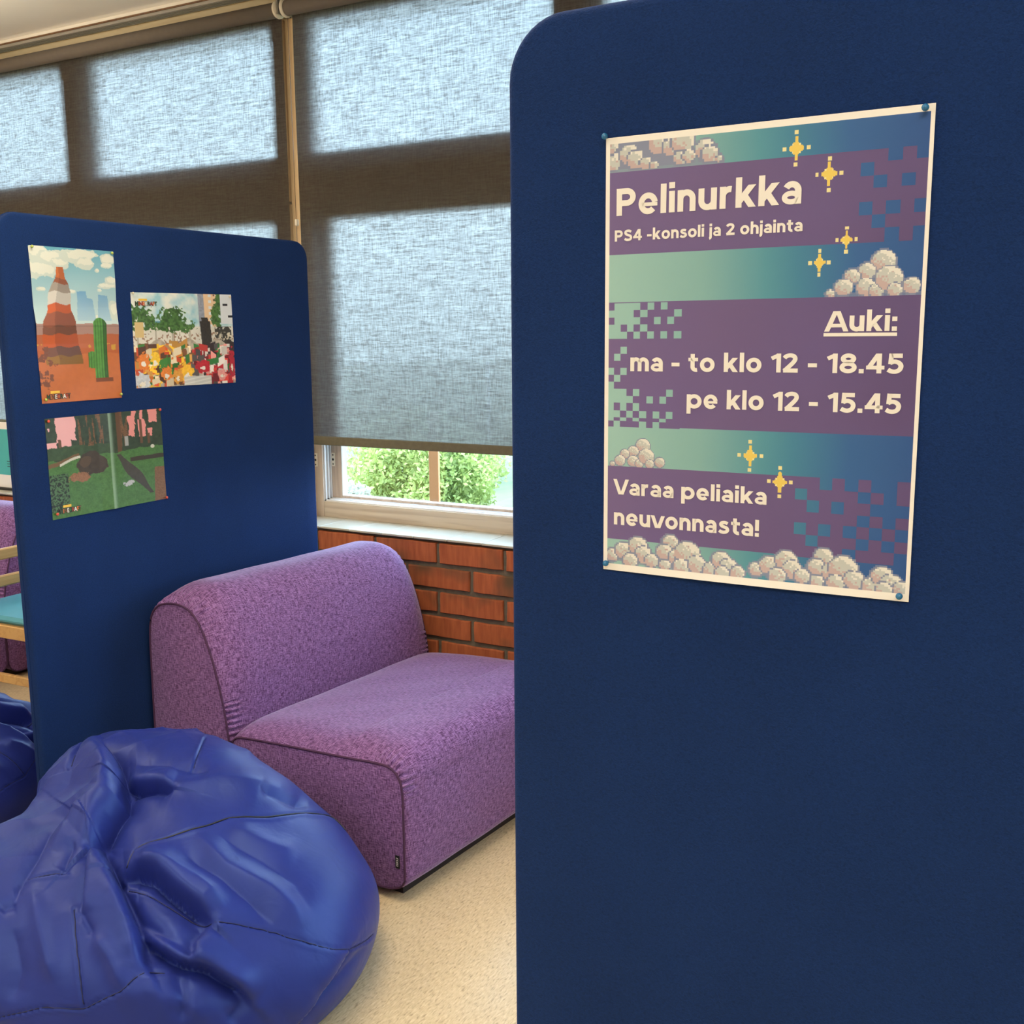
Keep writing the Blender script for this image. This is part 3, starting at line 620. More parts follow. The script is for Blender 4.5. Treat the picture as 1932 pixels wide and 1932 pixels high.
def glyph(ch):
    """strokes (path, width, clip low, clip high) and advance; capital height 1"""
    s_ = SW; h = s_/2; X = .77; c_ = []
    def st(p, w=s_, lo=None, hi=None): c_.append((np.asarray(p, float), w, lo, hi))
    def sq(x, y, q=s_*1.02): st(ln((x, y-q/2), (x, y+q/2)), q)
    if ch == 'P': st(ln((h, 0), (h, 1))); st(np.vstack([ln((h, 1-h)), arc(.40, .675, .235, .325-h, 90, -90), ln((h, .35+h))])); return c_, .75
    if ch in 'eo':
        if ch == 'o': st(arc(.375, X/2, .375-h, X/2+.01-h, 0, 360)); return c_, .75
        st(arc(.37, X/2, .365-h, X/2+.01-h, 8, 318)); st(ln((h, .355), (.72, .355)), s_*.62); return c_, .74
    if ch == 'l': st(ln((h, 0), (h, 1.05))); return c_, s_
    if ch == 'i': st(ln((h, 0), (h, X))); sq(h, .97); return c_, s_
    if ch == 'j': st(np.vstack([ln((h, X), (h, 0)), arc(-.04, -.06, .145, .13, 0, -80)])); sq(h, .97); return c_, s_
    if ch in 'nh': st(ln((h, 0), (h, X if ch == 'n' else 1.05))); st(np.vstack([arc((h+.555)/2, .44, .555/2-h/2, X+.01-h-.44, 165, 0), ln((.555, 0))])); return c_, .555+h
    if ch == 'm':
        st(ln((h, 0), (h, X)))
        for k in (0, 1): x0 = h+k*.40; st(np.vstack([arc(x0+.20, .46, .20, X+.01-h-.46, 165, 0), ln((x0+.40, 0))]))
        return c_, h*2+.80
    if ch == 'u': st(ln((.555, 0), (.555, X))); st(np.vstack([ln((h, X)), arc((h+.555)/2, .33, .555/2-h/2, .33-h+.01, 180, 345)])); return c_, .555+h
    if ch == 'r': st(ln((h, 0), (h, X))); st(arc(.36, .42, .36-h, X+.01-h-.42, 170, 78)); return c_, .46
    if ch == 'k': st(ln((h, 0), (h, 1.05))); st(ln((.12, .20), (.64, .86)), s_*.98, None, X); st(ln((.27, .47), (.66, -.12)), s_, 0, None); return c_, .69
    if ch == 'a':
        st(np.vstack([arc(.33, .455, .21, X+.01-h-.455, 152, 0), ln((.54, 0))])); st(arc(.315, .225, .225, .145, 0, 360), s_*.82); return c_, .54+h
    if ch == 'S': st(catmull([(.66, .80), (.53, .885), (.37, .905), (.20, .86), (.14, .73), (.21, .61), (.40, .52), (.60, .43), (.66, .28), (.58, .14), (.40, .095), (.22, .115), (.07, .20)])); return c_, .76
    if ch == 's': st(catmull([(.53, .62), (.42, .672), (.30, .678), (.18, .64), (.145, .55), (.21, .465), (.33, .415), (.47, .36), (.53, .24), (.45, .13), (.31, .09), (.17, .11), (.05, .18)]), s_*.92); return c_, .62
    if ch == '4': st(ln((.60, 1.1), (.10, .26)), s_*.98, .22, 1); st(ln((0, .295), (.80, .295)), s_*.9); st(ln((.565, 0), (.565, 1))); return c_, .80
    if ch == '-': st(ln((0, .39), (.42, .39)), s_*.95); return c_, .42
    if ch == '2': st(catmull([(.06, .76), (.15, .86), (.33, .905), (.50, .86), (.565, .73), (.51, .58), (.36, .40), (.20, .23), (.06, .08)]), s_, 0, None); st(ln((.01, h), (.70, h))); return c_, .70
    if ch == 't': st(np.vstack([ln((.22, .98)), arc(.41, .27, .19, .27-h+.01, 180, 285)])); st(ln((0, X-h*.9), (.50, X-h*.9)), s_*.9); return c_, .50
    if ch == 'A': st(ln((-.02, -.15), (.47, 1.12)), s_, 0, 1); st(ln((.96, -.15), (.47, 1.12)), s_, 0, 1); st(ln((.20, .29), (.74, .29)), s_*.82); return c_, .95
    if ch == ':': sq(h, h); sq(h, .58); return c_, s_
    if ch == '.': sq(h, h); return c_, s_
    if ch == '1': st(ln((.36, 0), (.36, 1))); st(ln((.02, .74), (.40, .93)), s_*.95, None, 1); return c_, .47
    if ch == '8': st(arc(.38, .735, .235, .165, 0, 360)); st(arc(.38, .29, .275, .19, 0, 360)); return c_, .76
    if ch == '5': st(ln((.16, 1-h), (.66, 1-h))); st(ln((.185, 1), (.155, .47)), s_*.95); st(catmull([(.13, .52), (.30, .595), (.47, .56), (.58, .45), (.60, .32), (.53, .17), (.37, .095), (.20, .11), (.05, .19)])); return c_, .71
    if ch == 'p': st(ln((h, -.30), (h, X))); st(arc(.395, X/2, .395-h, X/2+.01-h, 0, 360)); return c_, .79
    if ch in 'Vv': H_ = 1 if ch == 'V' else X; q = .84 if ch == 'V' else .72; st(ln((0, H_+.12), (q/2, -.14)), s_*1.0, 0, H_); st(ln((q, H_+.12), (q/2, -.14)), s_*1.0, 0, H_); return c_, q
    if ch == '!': st(ln((h, .34), (h, 1))); sq(h, h); return c_, s_
    return [], .26
def clip_poly(P, y, keep_above):
    out = []
    for a, b_ in zip(P, P[1:]+P[:1]):
        ia = (a[1] >= y) == keep_above or a[1] == y; ib = (b_[1] >= y) == keep_above or b_[1] == y
        if ia: out.append(a)
        if ia != ib: t_ = (y-a[1])/(b_[1]-a[1]); out.append((a[0]+(b_[0]-a[0])*t_, y))
    return out
def stroke_polys(body):
    polys = []; x = 0
    for ch in body:
        sts, adv = glyph(ch)
        for p, wd, lo, hi in sts:
            closed = np.allclose(p[0], p[-1]) and len(p) > 8
            d = np.gradient(p, axis=0)
            if closed: d[0] = d[-1] = p[1]-p[-2]
            L = []; Rr = []
            for i in range(len(p)):
                if 0 < i < len(p)-1 or closed:
                    a = p[i]-p[i-1] if i else p[-1]-p[-2]; b_ = p[(i+1) % len(p)]-p[i] if i < len(p)-1 else p[1]-p[0]
                    a = a/np.linalg.norm(a); b_ = b_/np.linalg.norm(b_); t_ = a+b_; t_ = t_/np.linalg.norm(t_); k_ = 1/max(.6, float(t_@a))
                else:
                    t_ = p[1]-p[0] if i == 0 else p[-1]-p[-2]; t_ = t_/np.linalg.norm(t_); k_ = 1
                n_ = np.array([-t_[1], t_[0]])*wd/2*k_; L.append(p[i]+n_); Rr.append(p[i]-n_)
            for i in range(len(p)-1):
                P = [tuple(L[i]), tuple(Rr[i]), tuple(Rr[i+1]), tuple(L[i+1])]
                if lo is not None: P = clip_poly(P, lo, True)
                if hi is not None and len(P) > 2: P = clip_poly(P, hi, False)
                if len(P) > 2: polys.append([(q[0]+x, q[1]) for q in P])
        x += adv+(.10 if ch != ' ' else .10)
    return polys
def poster_text(body, x0, x1, base, cap, name, off=0, lift=.0008):
    """bold rounded sans lettering set between x0 and x1 mm on a base line; cap in mm"""
    polys = stroke_polys(body); V = np.array([q for P in polys for q in P]); a, b_ = V[:, 0].min(), V[:, 0].max()
    U = (x0+(V[:, 0]-a)/(b_-a)*(x1-x0))/297; W = (base-V[:, 1]*cap)/420; fs = []; k = 0
    for P in polys: fs.append(tuple(range(k, k+len(P)))); k += len(P)
    return mesh(name, sheet(U, W, lift), fs, M_INK, big)
poster_text('Pelinurkka', 11.7, 189.3, 72.6, 25.2, 'heading_lettering', .030)
poster_text('PS4 -konsoli ja 2 ohjainta', 10.1, 191.4, 96.3, 10.4, 'line_lettering', .028)
poster_text('Auki:', 213.9, 275.4, 183.7, 17.6, 'line_lettering', .028)
poster_text('ma - to klo 12 - 18.45', 27.9, 282.4, 219.9, 17.0, 'line_lettering', .030)
poster_text('pe klo 12 - 15.45', 86.8, 282.2, 254.4, 17.2, 'line_lettering', .030)
poster_text('Varaa peliaika', 10.6, 167.0, 342.0, 15.3, 'line_lettering', .030)
poster_text('neuvonnasta!', 11.6, 160.6, 372.8, 16.0, 'line_lettering', .030)
ul = np.array([(213.5, 185.0), (275.8, 185.0), (275.8, 188.0), (213.5, 188.0)]); mesh('underline', sheet(ul[:, 0]/297, ul[:, 1]/420, .0008), np.array([[0, 3, 2, 1]]), M_INK, big)
# -- push pins
def pin_mesh(m, r_=.0031):
    q = MB(); n = 12; prof = [(0, .0), (.0012, .0), (.0012, .003), (r_*.7, .0036), (r_, .0055), (r_*.95, .0072), (r_*.6, .0086), (0.0001, .0090)]
    vs = []; fs = []
    for (a, y) in prof:
        for i in range(n): vs.append((a*math.cos(2*math.pi*i/n), -y, a*math.sin(2*math.pi*i/n)))
    for k in range(len(prof)-1):
        for i in range(n): fs.append((k*n+i, k*n+(i+1) % n, (k+1)*n+(i+1) % n, (k+1)*n+i))
    me = bpy.data.meshes.new('pushpin'); me.from_pydata(vs, [], fs); me.polygons.foreach_set('use_smooth', np.ones(len(me.polygons), bool)); me.materials.append(m); return me
def pins(me, spots, rz, adj, names, what, group):
    for P, nm_ in zip(spots, names):
        o = bpy.data.objects.new('pushpin', me); COL.objects.link(o); o.location = P; o.rotation_euler = (0, 0, rz)
        tag(o, '%s ball pushpin at the %s corner of the %s' % (adj, nm_, what), 'pushpin', group)
NM = ('upper left', 'upper right', 'lower left', 'lower right')
pm = pin_mesh(plain('pin_blue', (.02, .16, .36), .25))
pins(pm, [sheet(u, v, .0004) for u, v in ((.004, -.002), (.976, .009), (.018, .982), (.976, .986))], 0, 'blue', NM, 'large purple poster', 'pins of the large poster')

# -- three picture posters on the far screen (generic stand-ins for the pictures)
XF = -2.580
def ray(px, py): return (px-966)/FPX*CR-(py-966)/FPX*CU+CF
def on_x(px, py, X=XF): r_ = ray(px, py); q = r_*X/r_[0]; return np.array([X, q[1], q[2]+H_EYE])
def quad_sheet(cs, waves, lift):
    A, B_, C_, D_ = cs
    def f(u, v, l2=0.0):
        u = np.asarray(u, float)[:, None]; v = np.asarray(v, float)[:, None]
        P = (A*(1-u)+B_*u)*(1-v)+(D_*(1-u)+C_*u)*v; P = P.copy(); P[:, 0] += lift+l2+waves(u, v)[:, 0]; return P
    return f
def blobm(U, V, cx, cy, rx, ry, nz=0, amp=.25): return ((U-cx)/rx)**2+((V-cy)/ry)**2 < 1+amp*(nz-.5)*4
def mixc(A_, mk, col): A_[mk] = np.array(col)
REF = (236, 232, 225)
def K(c): return ink(c, REF)
# desert picture
h_, w_ = 300, 164; V, U = np.meshgrid(np.linspace(0, 1, h_), np.linspace(0, 1, w_), indexing='ij')
n1 = fbm((h_, w_), (14, 8), 1); n2 = fbm((h_, w_), (40, 22), 5); n3 = fbm((h_, w_), (5, 4), 9)
A1 = np.zeros((h_, w_, 3)); tsky = np.clip(V/.5, 0, 1)[..., None]; A1[:] = K((96, 160, 178))*(1-tsky)+K((190, 208, 205))*tsky
for (cx, cy, rx, ry) in ((.08, .04, .14, .05), (.1, .15, .2, .06), (.25, .07, .15, .05), (.33, .1, .11, .035), (.58, .05, .22, .05), (.65, .09, .14, .04), (.92, .06, .1, .04), (.9, .1, .08, .02), (.78, .135, .03, .015), (.87, .235, .14, .022), (.95, .2, .08, .03), (.79, .265, .03, .012), (.43, .28, .06, .014), (.1, .27, .05, .013), (.96, .4, .07, .06), (.75, .45, .05, .03)):
    mk = blobm(U, V, cx, cy, rx, ry, n1, .5); A1[mk] = K((196, 204, 192)); mk2 = blobm(U, V, cx+.01, cy-.2*ry, rx*.8, ry*.6, n2, .5) & mk; A1[mk2] = K((216, 216, 200))
for (cx, wd, top) in ((.57, .05, .26), (.66, .035, .31), (.83, .055, .28)):
    mk = (np.abs(U-cx-.02*(n3-.5)) < wd+(V-top)*.16) & (V > top+.03*n1) & (V < .47); A1[mk] = (K((98, 150, 188))*(1-np.clip((V-.25)/.25, 0, 1)[..., None])+K((170, 196, 205))*np.clip((V-.25)/.25, 0, 1)[..., None])[mk]
A1[(V > .485+.01*n1)] = K((164, 128, 116)); A1[(V > .55+.02*n1)] = K((176, 96, 58)); A1[(V > .62) & (n1 > .55) & (V < .70)] = K((196, 148, 56)); A1[V > .66+.01*np.sin(U*9)] = K((176, 92, 44))
gm = V > .70+.02*np.sin(U*5+1); A1[gm] = (K((188, 104, 52))*(.93+.14*n2[..., None]))[gm]
# rounded rock stack with strata
ax = .30+.03*np.sin(V*9); half = np.interp(V, [.13, .20, .24, .30, .40, .47, .56, .66, .75], [.035, .055, .10, .13, .135, .19, .205, .215, .22])+.03*(n1-.5)
mk = (np.abs(U-ax) < half) & (V > .125) & (V < .755); bands = [(0, (196, 104, 46)), (.20, (152, 84, 50)), (.235, (160, 146, 132)), (.29, (206, 198, 186)), (.365, (196, 92, 40)), (.42, (150, 84, 56)), (.51, (128, 78, 56)), (.56, (190, 88, 38)), (.64, (118, 76, 58)), (.70, (146, 104, 40))]
vb = V+.012*(n3-.5)*2+.006*np.sin(U*30)
for v0, cc in bands: A1[mk & (vb > v0)] = K(cc)
sh = mk & (U > ax-.3*half+.04*(n1-.5)); A1[sh] *= .72
# round ribbed cactus, plain green
cg = (np.abs(U-.76) < .085*np.sqrt(np.clip(1-((.50-V)/.05).clip(0, 1)**2, 0, 1))) & (V > .45) & (V < .86)
cg |= ((np.hypot((U-.645)*1.0, (V-.70)*1.9) < .05) | ((np.abs(U-.645) < .045) & (V > .68) & (V < .78)) | ((np.abs(V-.765) < .022) & (U > .62) & (U < .8)))
A1[cg] = (K((86, 140, 60))*(.75+.5*n2[..., None])*(1-.55*(U[..., None] > .80)))[cg]
A1[cg & (np.sin(U*190) > .6)] *= .6
A1[(V > .855) & (V < .88) & (U > .68) & (U < .9)] = K((120, 64, 32))
bsh = blobm(U, V, .08, .78, .09, .07, n2, 3.5) & (n2 > .5); A1[bsh] = K((120, 70, 46))
fold = np.abs(V-.505) < .004; A1[fold] *= .82
P1 = [on_x(*p) for p in ((52, 462), (213, 474.5), (229.5, 750), (79, 762))]
f1 = quad_sheet(P1, lambda u, v: .004*np.clip(1-np.abs(v-.5)/.12, 0, 1)+.0015*np.sin(v*9+u*3)**2, .0008)
p1 = shade_grid(A1, f1, 'poster', M_PRINT_G, smooth=True); tag(p1, 'upright desert landscape poster at the upper left of the far screen', 'poster')
# crowd in the park picture
h_, w_ = 200, 230; V, U = np.meshgrid(np.linspace(0, 1, h_), np.linspace(0, 1, w_), indexing='ij')
n1 = fbm((h_, w_), (10, 12), 21); n2 = fbm((h_, w_), (34, 38), 25); n3 = vnoise((h_, w_), (60, 70), 33); n4 = vnoise((h_, w_), (60, 70), 39)
A2 = np.zeros((h_, w_, 3)); A2[:] = K((196, 214, 212)); q = np.clip(n1*2.2-.6, 0, 1)[..., None]; A2[:] = K((150, 194, 204))*(1-q)+K((226, 226, 214))*q
A2[(U > .64) & (U < .72) & (V < .4)] = (K((142, 146, 158))*(.8+.4*n3[..., None]))[(U > .64) & (U < .72) & (V < .4)]
A2[(U > .70) & (U < .83) & (V < .42)] = K((226, 190, 150)); A2[(U > .75) & (U < .78) & (np.sin(V*95) > .2) & (V < .4)] = K((214, 220, 222)); A2[(U > .80) & (U < .82) & (np.sin(V*120) > .3) & (V < .3)] = K((120, 84, 70))
A2[(V > .30) & (V < .42) & (U > .18) & (U < .42)] = K((88, 138, 160))
A2[(V > .36)] = (K((218, 212, 198))*(.86+.22*n1[..., None]))[V > .36]; A2[(V > .42) & (n3 > .72) & (V < .62)] = K((150, 118, 96))
A2[(np.sin(U*38) > .93) & (V > .38) & (V < .66)] = K((176, 168, 152))
for (cx, cy, rx, ry) in ((.07, .26, .1, .13), (.15, .32, .08, .08), (.37, .28, .13, .12), (.40, .35, .17, .07), (.30, .36, .08, .06), (.84, .25, .06, .12), (.86, .12, .04, .12)):
    mk = blobm(U, V, cx, cy, rx, ry, n2, .8); A2[mk] = (K((70, 104, 48))*(.45+1.1*n3[..., None]))[mk]
mk = (U > .80) & (U < .98) & (V > .36) & (V < .62) & (n2 > .42); A2[mk] = K((62, 56, 48)); mk = (U > .80) & (U < .98) & (V > .42) & (V < .6) & (n3 > .62); A2[mk] = K((212, 200, 176))
mk = (U > .875) & (V < .33); A2[mk] = K((216, 218, 220)); A2[(U > .90) & (U < .955) & (V > .105) & (V < .13)] = K((40, 38, 40)); A2[(U > .955) & (V > .235) & (V < .26)] = K((40, 38, 40))
mk = (np.abs(U-.715-.05*(V-.6)) < .035+.02*(V > .3)) & (V > .26) & (V < .80); A2[mk] = (K((58, 50, 42))*(.8+.4*n3[..., None]))[mk]
mk = (V > .27) & (V < .47) & (U > .02) & (U < .10) & (V > .31); A2[mk] = K((206, 178, 122))
low = (V > .54+.05*np.sin(U*21)); A2[low] = (K((190, 176, 158))*(.5+.7*n2[..., None]))[low]
pal = [(214, 120, 44), (240, 190, 48), (122, 78, 44), (206, 150, 70), (66, 122, 54), (232, 214, 180), (92, 60, 42), (214, 84, 44)]
pal2 = [(178, 40, 48), (204, 66, 58), (56, 122, 60), (226, 216, 206), (60, 46, 44), (228, 150, 140), (120, 34, 40), (90, 84, 82)]
g = np.random.default_rng(77)
for k in range(520):
    cx = g.random(); cy = .56+.42*g.random()**.8
    if .47 < cx < .68 and cy > .86: continue
    s_ = .012+.03*g.random(); pp = pal if cx < .55 else pal2; cc = K(pp[g.integers(len(pp))]); mk = (np.abs(U-cx) < s_*(.6+.8*g.random())) & (np.abs(V-cy+.3*(U-cx)*g.normal()) < s_*(.7+g.random()))
    A2[mk] = cc*(.75+.5*g.random())
for (cx, cy, rx, ry, cc) in ((.08, .72, .055, .09, (220, 124, 48)), (.19, .72, .045, .09, (242, 196, 52)), (.29, .86, .05, .08, (226, 130, 52)), (.49, .86, .06, .10, (240, 186, 48)), (.40, .9, .045, .08, (214, 150, 60)), (.66, .80, .075, .07, (188, 40, 50)), (.86, .90, .05, .06, (226, 150, 142)), (.06, .93, .07, .09, (198, 200, 204)), (.97, .78, .03, .16, (178, 40, 56))):
    mk = blobm(U, V, cx, cy, rx, ry, n2, .6); A2[mk] = (K(cc)*(.85+.3*n3[..., None]))[mk]; mk2 = blobm(U, V, cx, cy+ry*.3, rx*.4, ry*.3, n3, .5); A2[mk2] = K((232, 222, 206)); 
mk = (np.abs(V-.44-(U-.2)*1.15) < .022) & (U > .19) & (U < .36) & (V > .55); A2[mk] = K((176, 136, 96))
mk = (V > .9) & (U > .46) & (U < .74); A2[mk] = (K((214, 212, 204))*(.82+.2*np.sin(V*160+U*30)[..., None].clip(0, 1)))[mk]
P2 = [on_x(*p) for p in ((245.5, 551.3), (435.3, 556), (444.3, 721.5), (256.8, 732.8))]
f2 = quad_sheet(P2, lambda u, v: .002*np.sin(u*7)**2*np.sin(v*3.1)+.003*np.clip(1-np.abs(u-.56)/.1, 0, 1), .0008)
p2 = shade_grid(A2, f2, 'poster', M_PRINT_G, smooth=True); tag(p2, 'small busy city park picture poster at the upper right of the far screen', 'poster')
# forest picture
h_, w_ = 210, 250; V, U = np.meshgrid(np.linspace(0, 1, h_), np.linspace(0, 1, w_), indexing='ij')
n1 = fbm((h_, w_), (12, 14), 51); n2 = fbm((h_, w_), (30, 36), 55); n3 = vnoise((h_, w_), (100, 120), 63); n5 = fbm((h_, w_), (5, 60), 67, 2)
A3 = np.zeros((h_, w_, 3)); A3[:] = (K((52, 64, 46))*(.55+.8*n2[..., None]))
for (x0, x1, y0, y1) in ((.08, .24, .0, .24), (.10, .20, .2, .30), (.0, .08, .24, .38), (.02, .035, .1, .14), (.69, .74, .05, .27), (.72, .76, .0, .14), (.78, .84, .1, .28), (.80, .83, .0, .12), (.88, .96, .0, .14), (.86, .91, .2, .28)):
    mk = (U > x0+.03*(n1-.5)) & (U < x1+.04*(n1-.5)) & (V > y0) & (V < y1+.05*(n2-.5)); A3[mk] = (K((226, 168, 170)) if x0 < .5 else K((222, 142, 136)))
tr = (V < .36) & (((U > .26) & (U < .46)) | ((U > .60) & (U < .68))) & (n5 > .54); A3[tr] = (K((110, 78, 52))*(.6+.7*n3[..., None]))[tr]
for (cx, wd, y0, y1) in ((.10, .012, .22, .40), (.60, .022, .0, .42), (.80, .012, .1, .35), (.87, .012, .25, .36)):
    mk = (np.abs(U-cx-.06*(V-y0)*(cx < .2)) < wd) & (V > y0) & (V < y1); A3[mk] = K((100, 70, 50))
mk = (V > .30+.05*(n1-.5)) & (V < .42) & (U < .5); A3[mk] = (K((58, 78, 50))*(.6+.7*n2[..., None]))[mk]
gr = V > .42+.07*(n1-.5)-.02*U; A3[gr] = (K((72, 112, 58))*(.62+.45*n2[..., None]+.3*n3[..., None]))[gr]
mk = (V > .37) & (V < .50) & (U < .25) & (np.abs(V-.47+.35*U-.02*n1) < .02); A3[mk] = K((112, 84, 58))
mk = blobm(U, V, .34, .50, .135, .115, n1, .35); A3[mk] = (K((66, 54, 46))*(.75+.5*n2[..., None]))[mk]; mk = blobm(U, V, .30, .47, .05, .05, n1, .4); A3[mk] = K((84, 66, 52))
mk = (np.abs(V-.47+np.sin((U-.10)*9)*.06) < .013) & (U > .09) & (U < .26); A3[mk] = K((200, 196, 182))       # pale fallen branch
mk = blobm(U, V, .235, .62, .085, .045, n2, .6); A3[mk] = (K((140, 98, 72))*(.8+.4*n3[..., None]))[mk]            # brown stump
mk = (U < .15) & (V > .56) & (V < .93) & (n3 > .35); A3[mk] = (K((74, 104, 68))*(.3+1.0*n3[..., None]))[mk]; mk = (U < .15) & (V > .56) & (V < .93) & (n3 <= .42); A3[mk] = K((32, 40, 32))
ln = np.abs((U-.60)-(V-.47)*.62); mk = (ln < .018+.045*np.exp(-((V-.66)/.13)**2)) & (V > .44) & (V < .90); A3[mk] = (K((66, 60, 54))*(.8+.4*n2[..., None]))[mk]   # leaning dark log
mk = blobm(U, V, .66, .76, .05, .03, n2, .6); A3[mk] = K((176, 176, 180))
mk = (U > .69) & (V > .48+.02*n1) & (V < .535); A3[mk] = K((60, 52, 44))
mk = (U > .91-.05*(V-.6)) & (V > .62+.03*n1); A3[mk] = (K((118, 84, 60))*(.8+.4*n3[..., None]))[mk]
mk = (np.abs(U-.665) < .015) & (V > .26) & (V < .36); A3[mk] = K((160, 160, 158)); mk = blobm(U, V, .90, .40, .02, .02, n1, .3); A3[mk] = K((206, 200, 184))
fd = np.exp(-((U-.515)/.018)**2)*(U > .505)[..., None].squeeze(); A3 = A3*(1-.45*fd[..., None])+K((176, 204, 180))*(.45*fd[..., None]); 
P3 = [on_x(*p) for p in ((83.5, 790.5), (302, 770), (313.6, 940.5), (99, 981.5))]
f3 = quad_sheet(P3, lambda u, v: .006*np.clip(1-np.abs(u-.515)/.1, 0, 1)+.001*np.sin(v*5)**2, .0008)
p3 = shade_grid(A3, f3, 'poster', M_PRINT_G, smooth=True); tag(p3, 'green forest clearing poster hanging tilted at the lower left of the far screen', 'poster')
LM = [plain('letter_ink_%s' % n_, K(c_), .5) for n_, c_ in (('green', (50, 70, 44)), ('orange', (226, 120, 50)), ('dark', (120, 84, 60)), ('cream', (226, 222, 206)), ('red', (170, 60, 44)), ('white', (236, 232, 222)))]
M_EDGE = plain('letter_outline', K((34, 30, 30)), .5); M_YEL = plain('letter_yellow', K((232, 186, 60)), .5)
def wordmark(fn, par, u0, u1, v0, v1, order):
    def put(body, ua, ub, va, vb, off, mats, lift, name, cm=None):
        me = text_mesh(body, off, .95, cm); Q = np.array([v.co[:] for v in me.vertices]); a, b_ = Q[:, 0].min(), Q[:, 0].max(); c_, d_ = Q[:, 1].min(), Q[:, 1].max()
        R_ = fn(ua+(Q[:, 0]-a)/(b_-a)*(ub-ua), vb-(Q[:, 1]-c_)/(d_-c_)*(vb-va), lift); me.vertices.foreach_set('co', R_.astype(np.float32).ravel())
        if cm is None: me.materials.clear(); me.materials.append(mats)
        me.update(); o = bpy.data.objects.new(name, me); COL.objects.link(o); o.parent = par
    e = (v1-v0)*.10
    put('MINECRAFT', u0-e*.5, u1+e*.5, v0-e, v1+e, .06, M_EDGE, .0010, 'title_outline')
    put('MINECRAFT', u0, u1, v0, v1, .025, None, .0016, 'title_lettering', [LM[i] for i in order])
    qd = fn(np.array([u0+.16*(u1-u0), u0+.55*(u1-u0), u0+.55*(u1-u0), u0+.16*(u1-u0)]), np.array([v0-.75*(v1-v0), v0-.75*(v1-v0), v0-.2*(v1-v0), v0-.2*(v1-v0)]), .0012)
    mesh('small_mark', qd, np.array([[0, 3, 2, 1]]), M_YEL, par)
wordmark(f1, p1, .06, .345, .945, .975, [0, 1, 2, 3, 4, 0, 5, 4, 2])
wordmark(f2, p2, .035, .235, .095, .135, [0, 1, 4, 1, 3, 0, 4, 1, 0])
wordmark(f3, p3, .06, .23, .905, .950, [0, 1, 2, 3, 0, 4, 5, 1, 2])
NR = ('upper left', 'upper right', 'lower left', 'lower right')
def pins3(f_, me, uv, adj, what, grp_, names=NR):
    pins(me, [f_(np.array([u]), np.array([v]), 0.0)[0] for u, v in uv], math.radians(90), adj, names, what, grp_)
pins3(f1, pin_mesh(plain('pin_green', (.42, .50, .10), .3), .0042), ((.03, .008), (.97, .012), (.035, .975), (.975, .975)), 'pale green', 'desert poster', 'pins of the desert poster')
pins3(f2, pin_mesh(plain('pin_cream', (.66, .58, .42), .3), .0038), ((.012, .01), (.975, .025), (.03, .975), (.975, .96)), 'cream', 'city park poster', 'pins of the park poster')
pins3(f3, pin_mesh(plain('pin_red', (.62, .08, .05), .3), .0044), ((.02, .025), (.985, .015), (.03, .945), (.99, .985)), 'red', 'forest poster', 'pins of the forest poster')

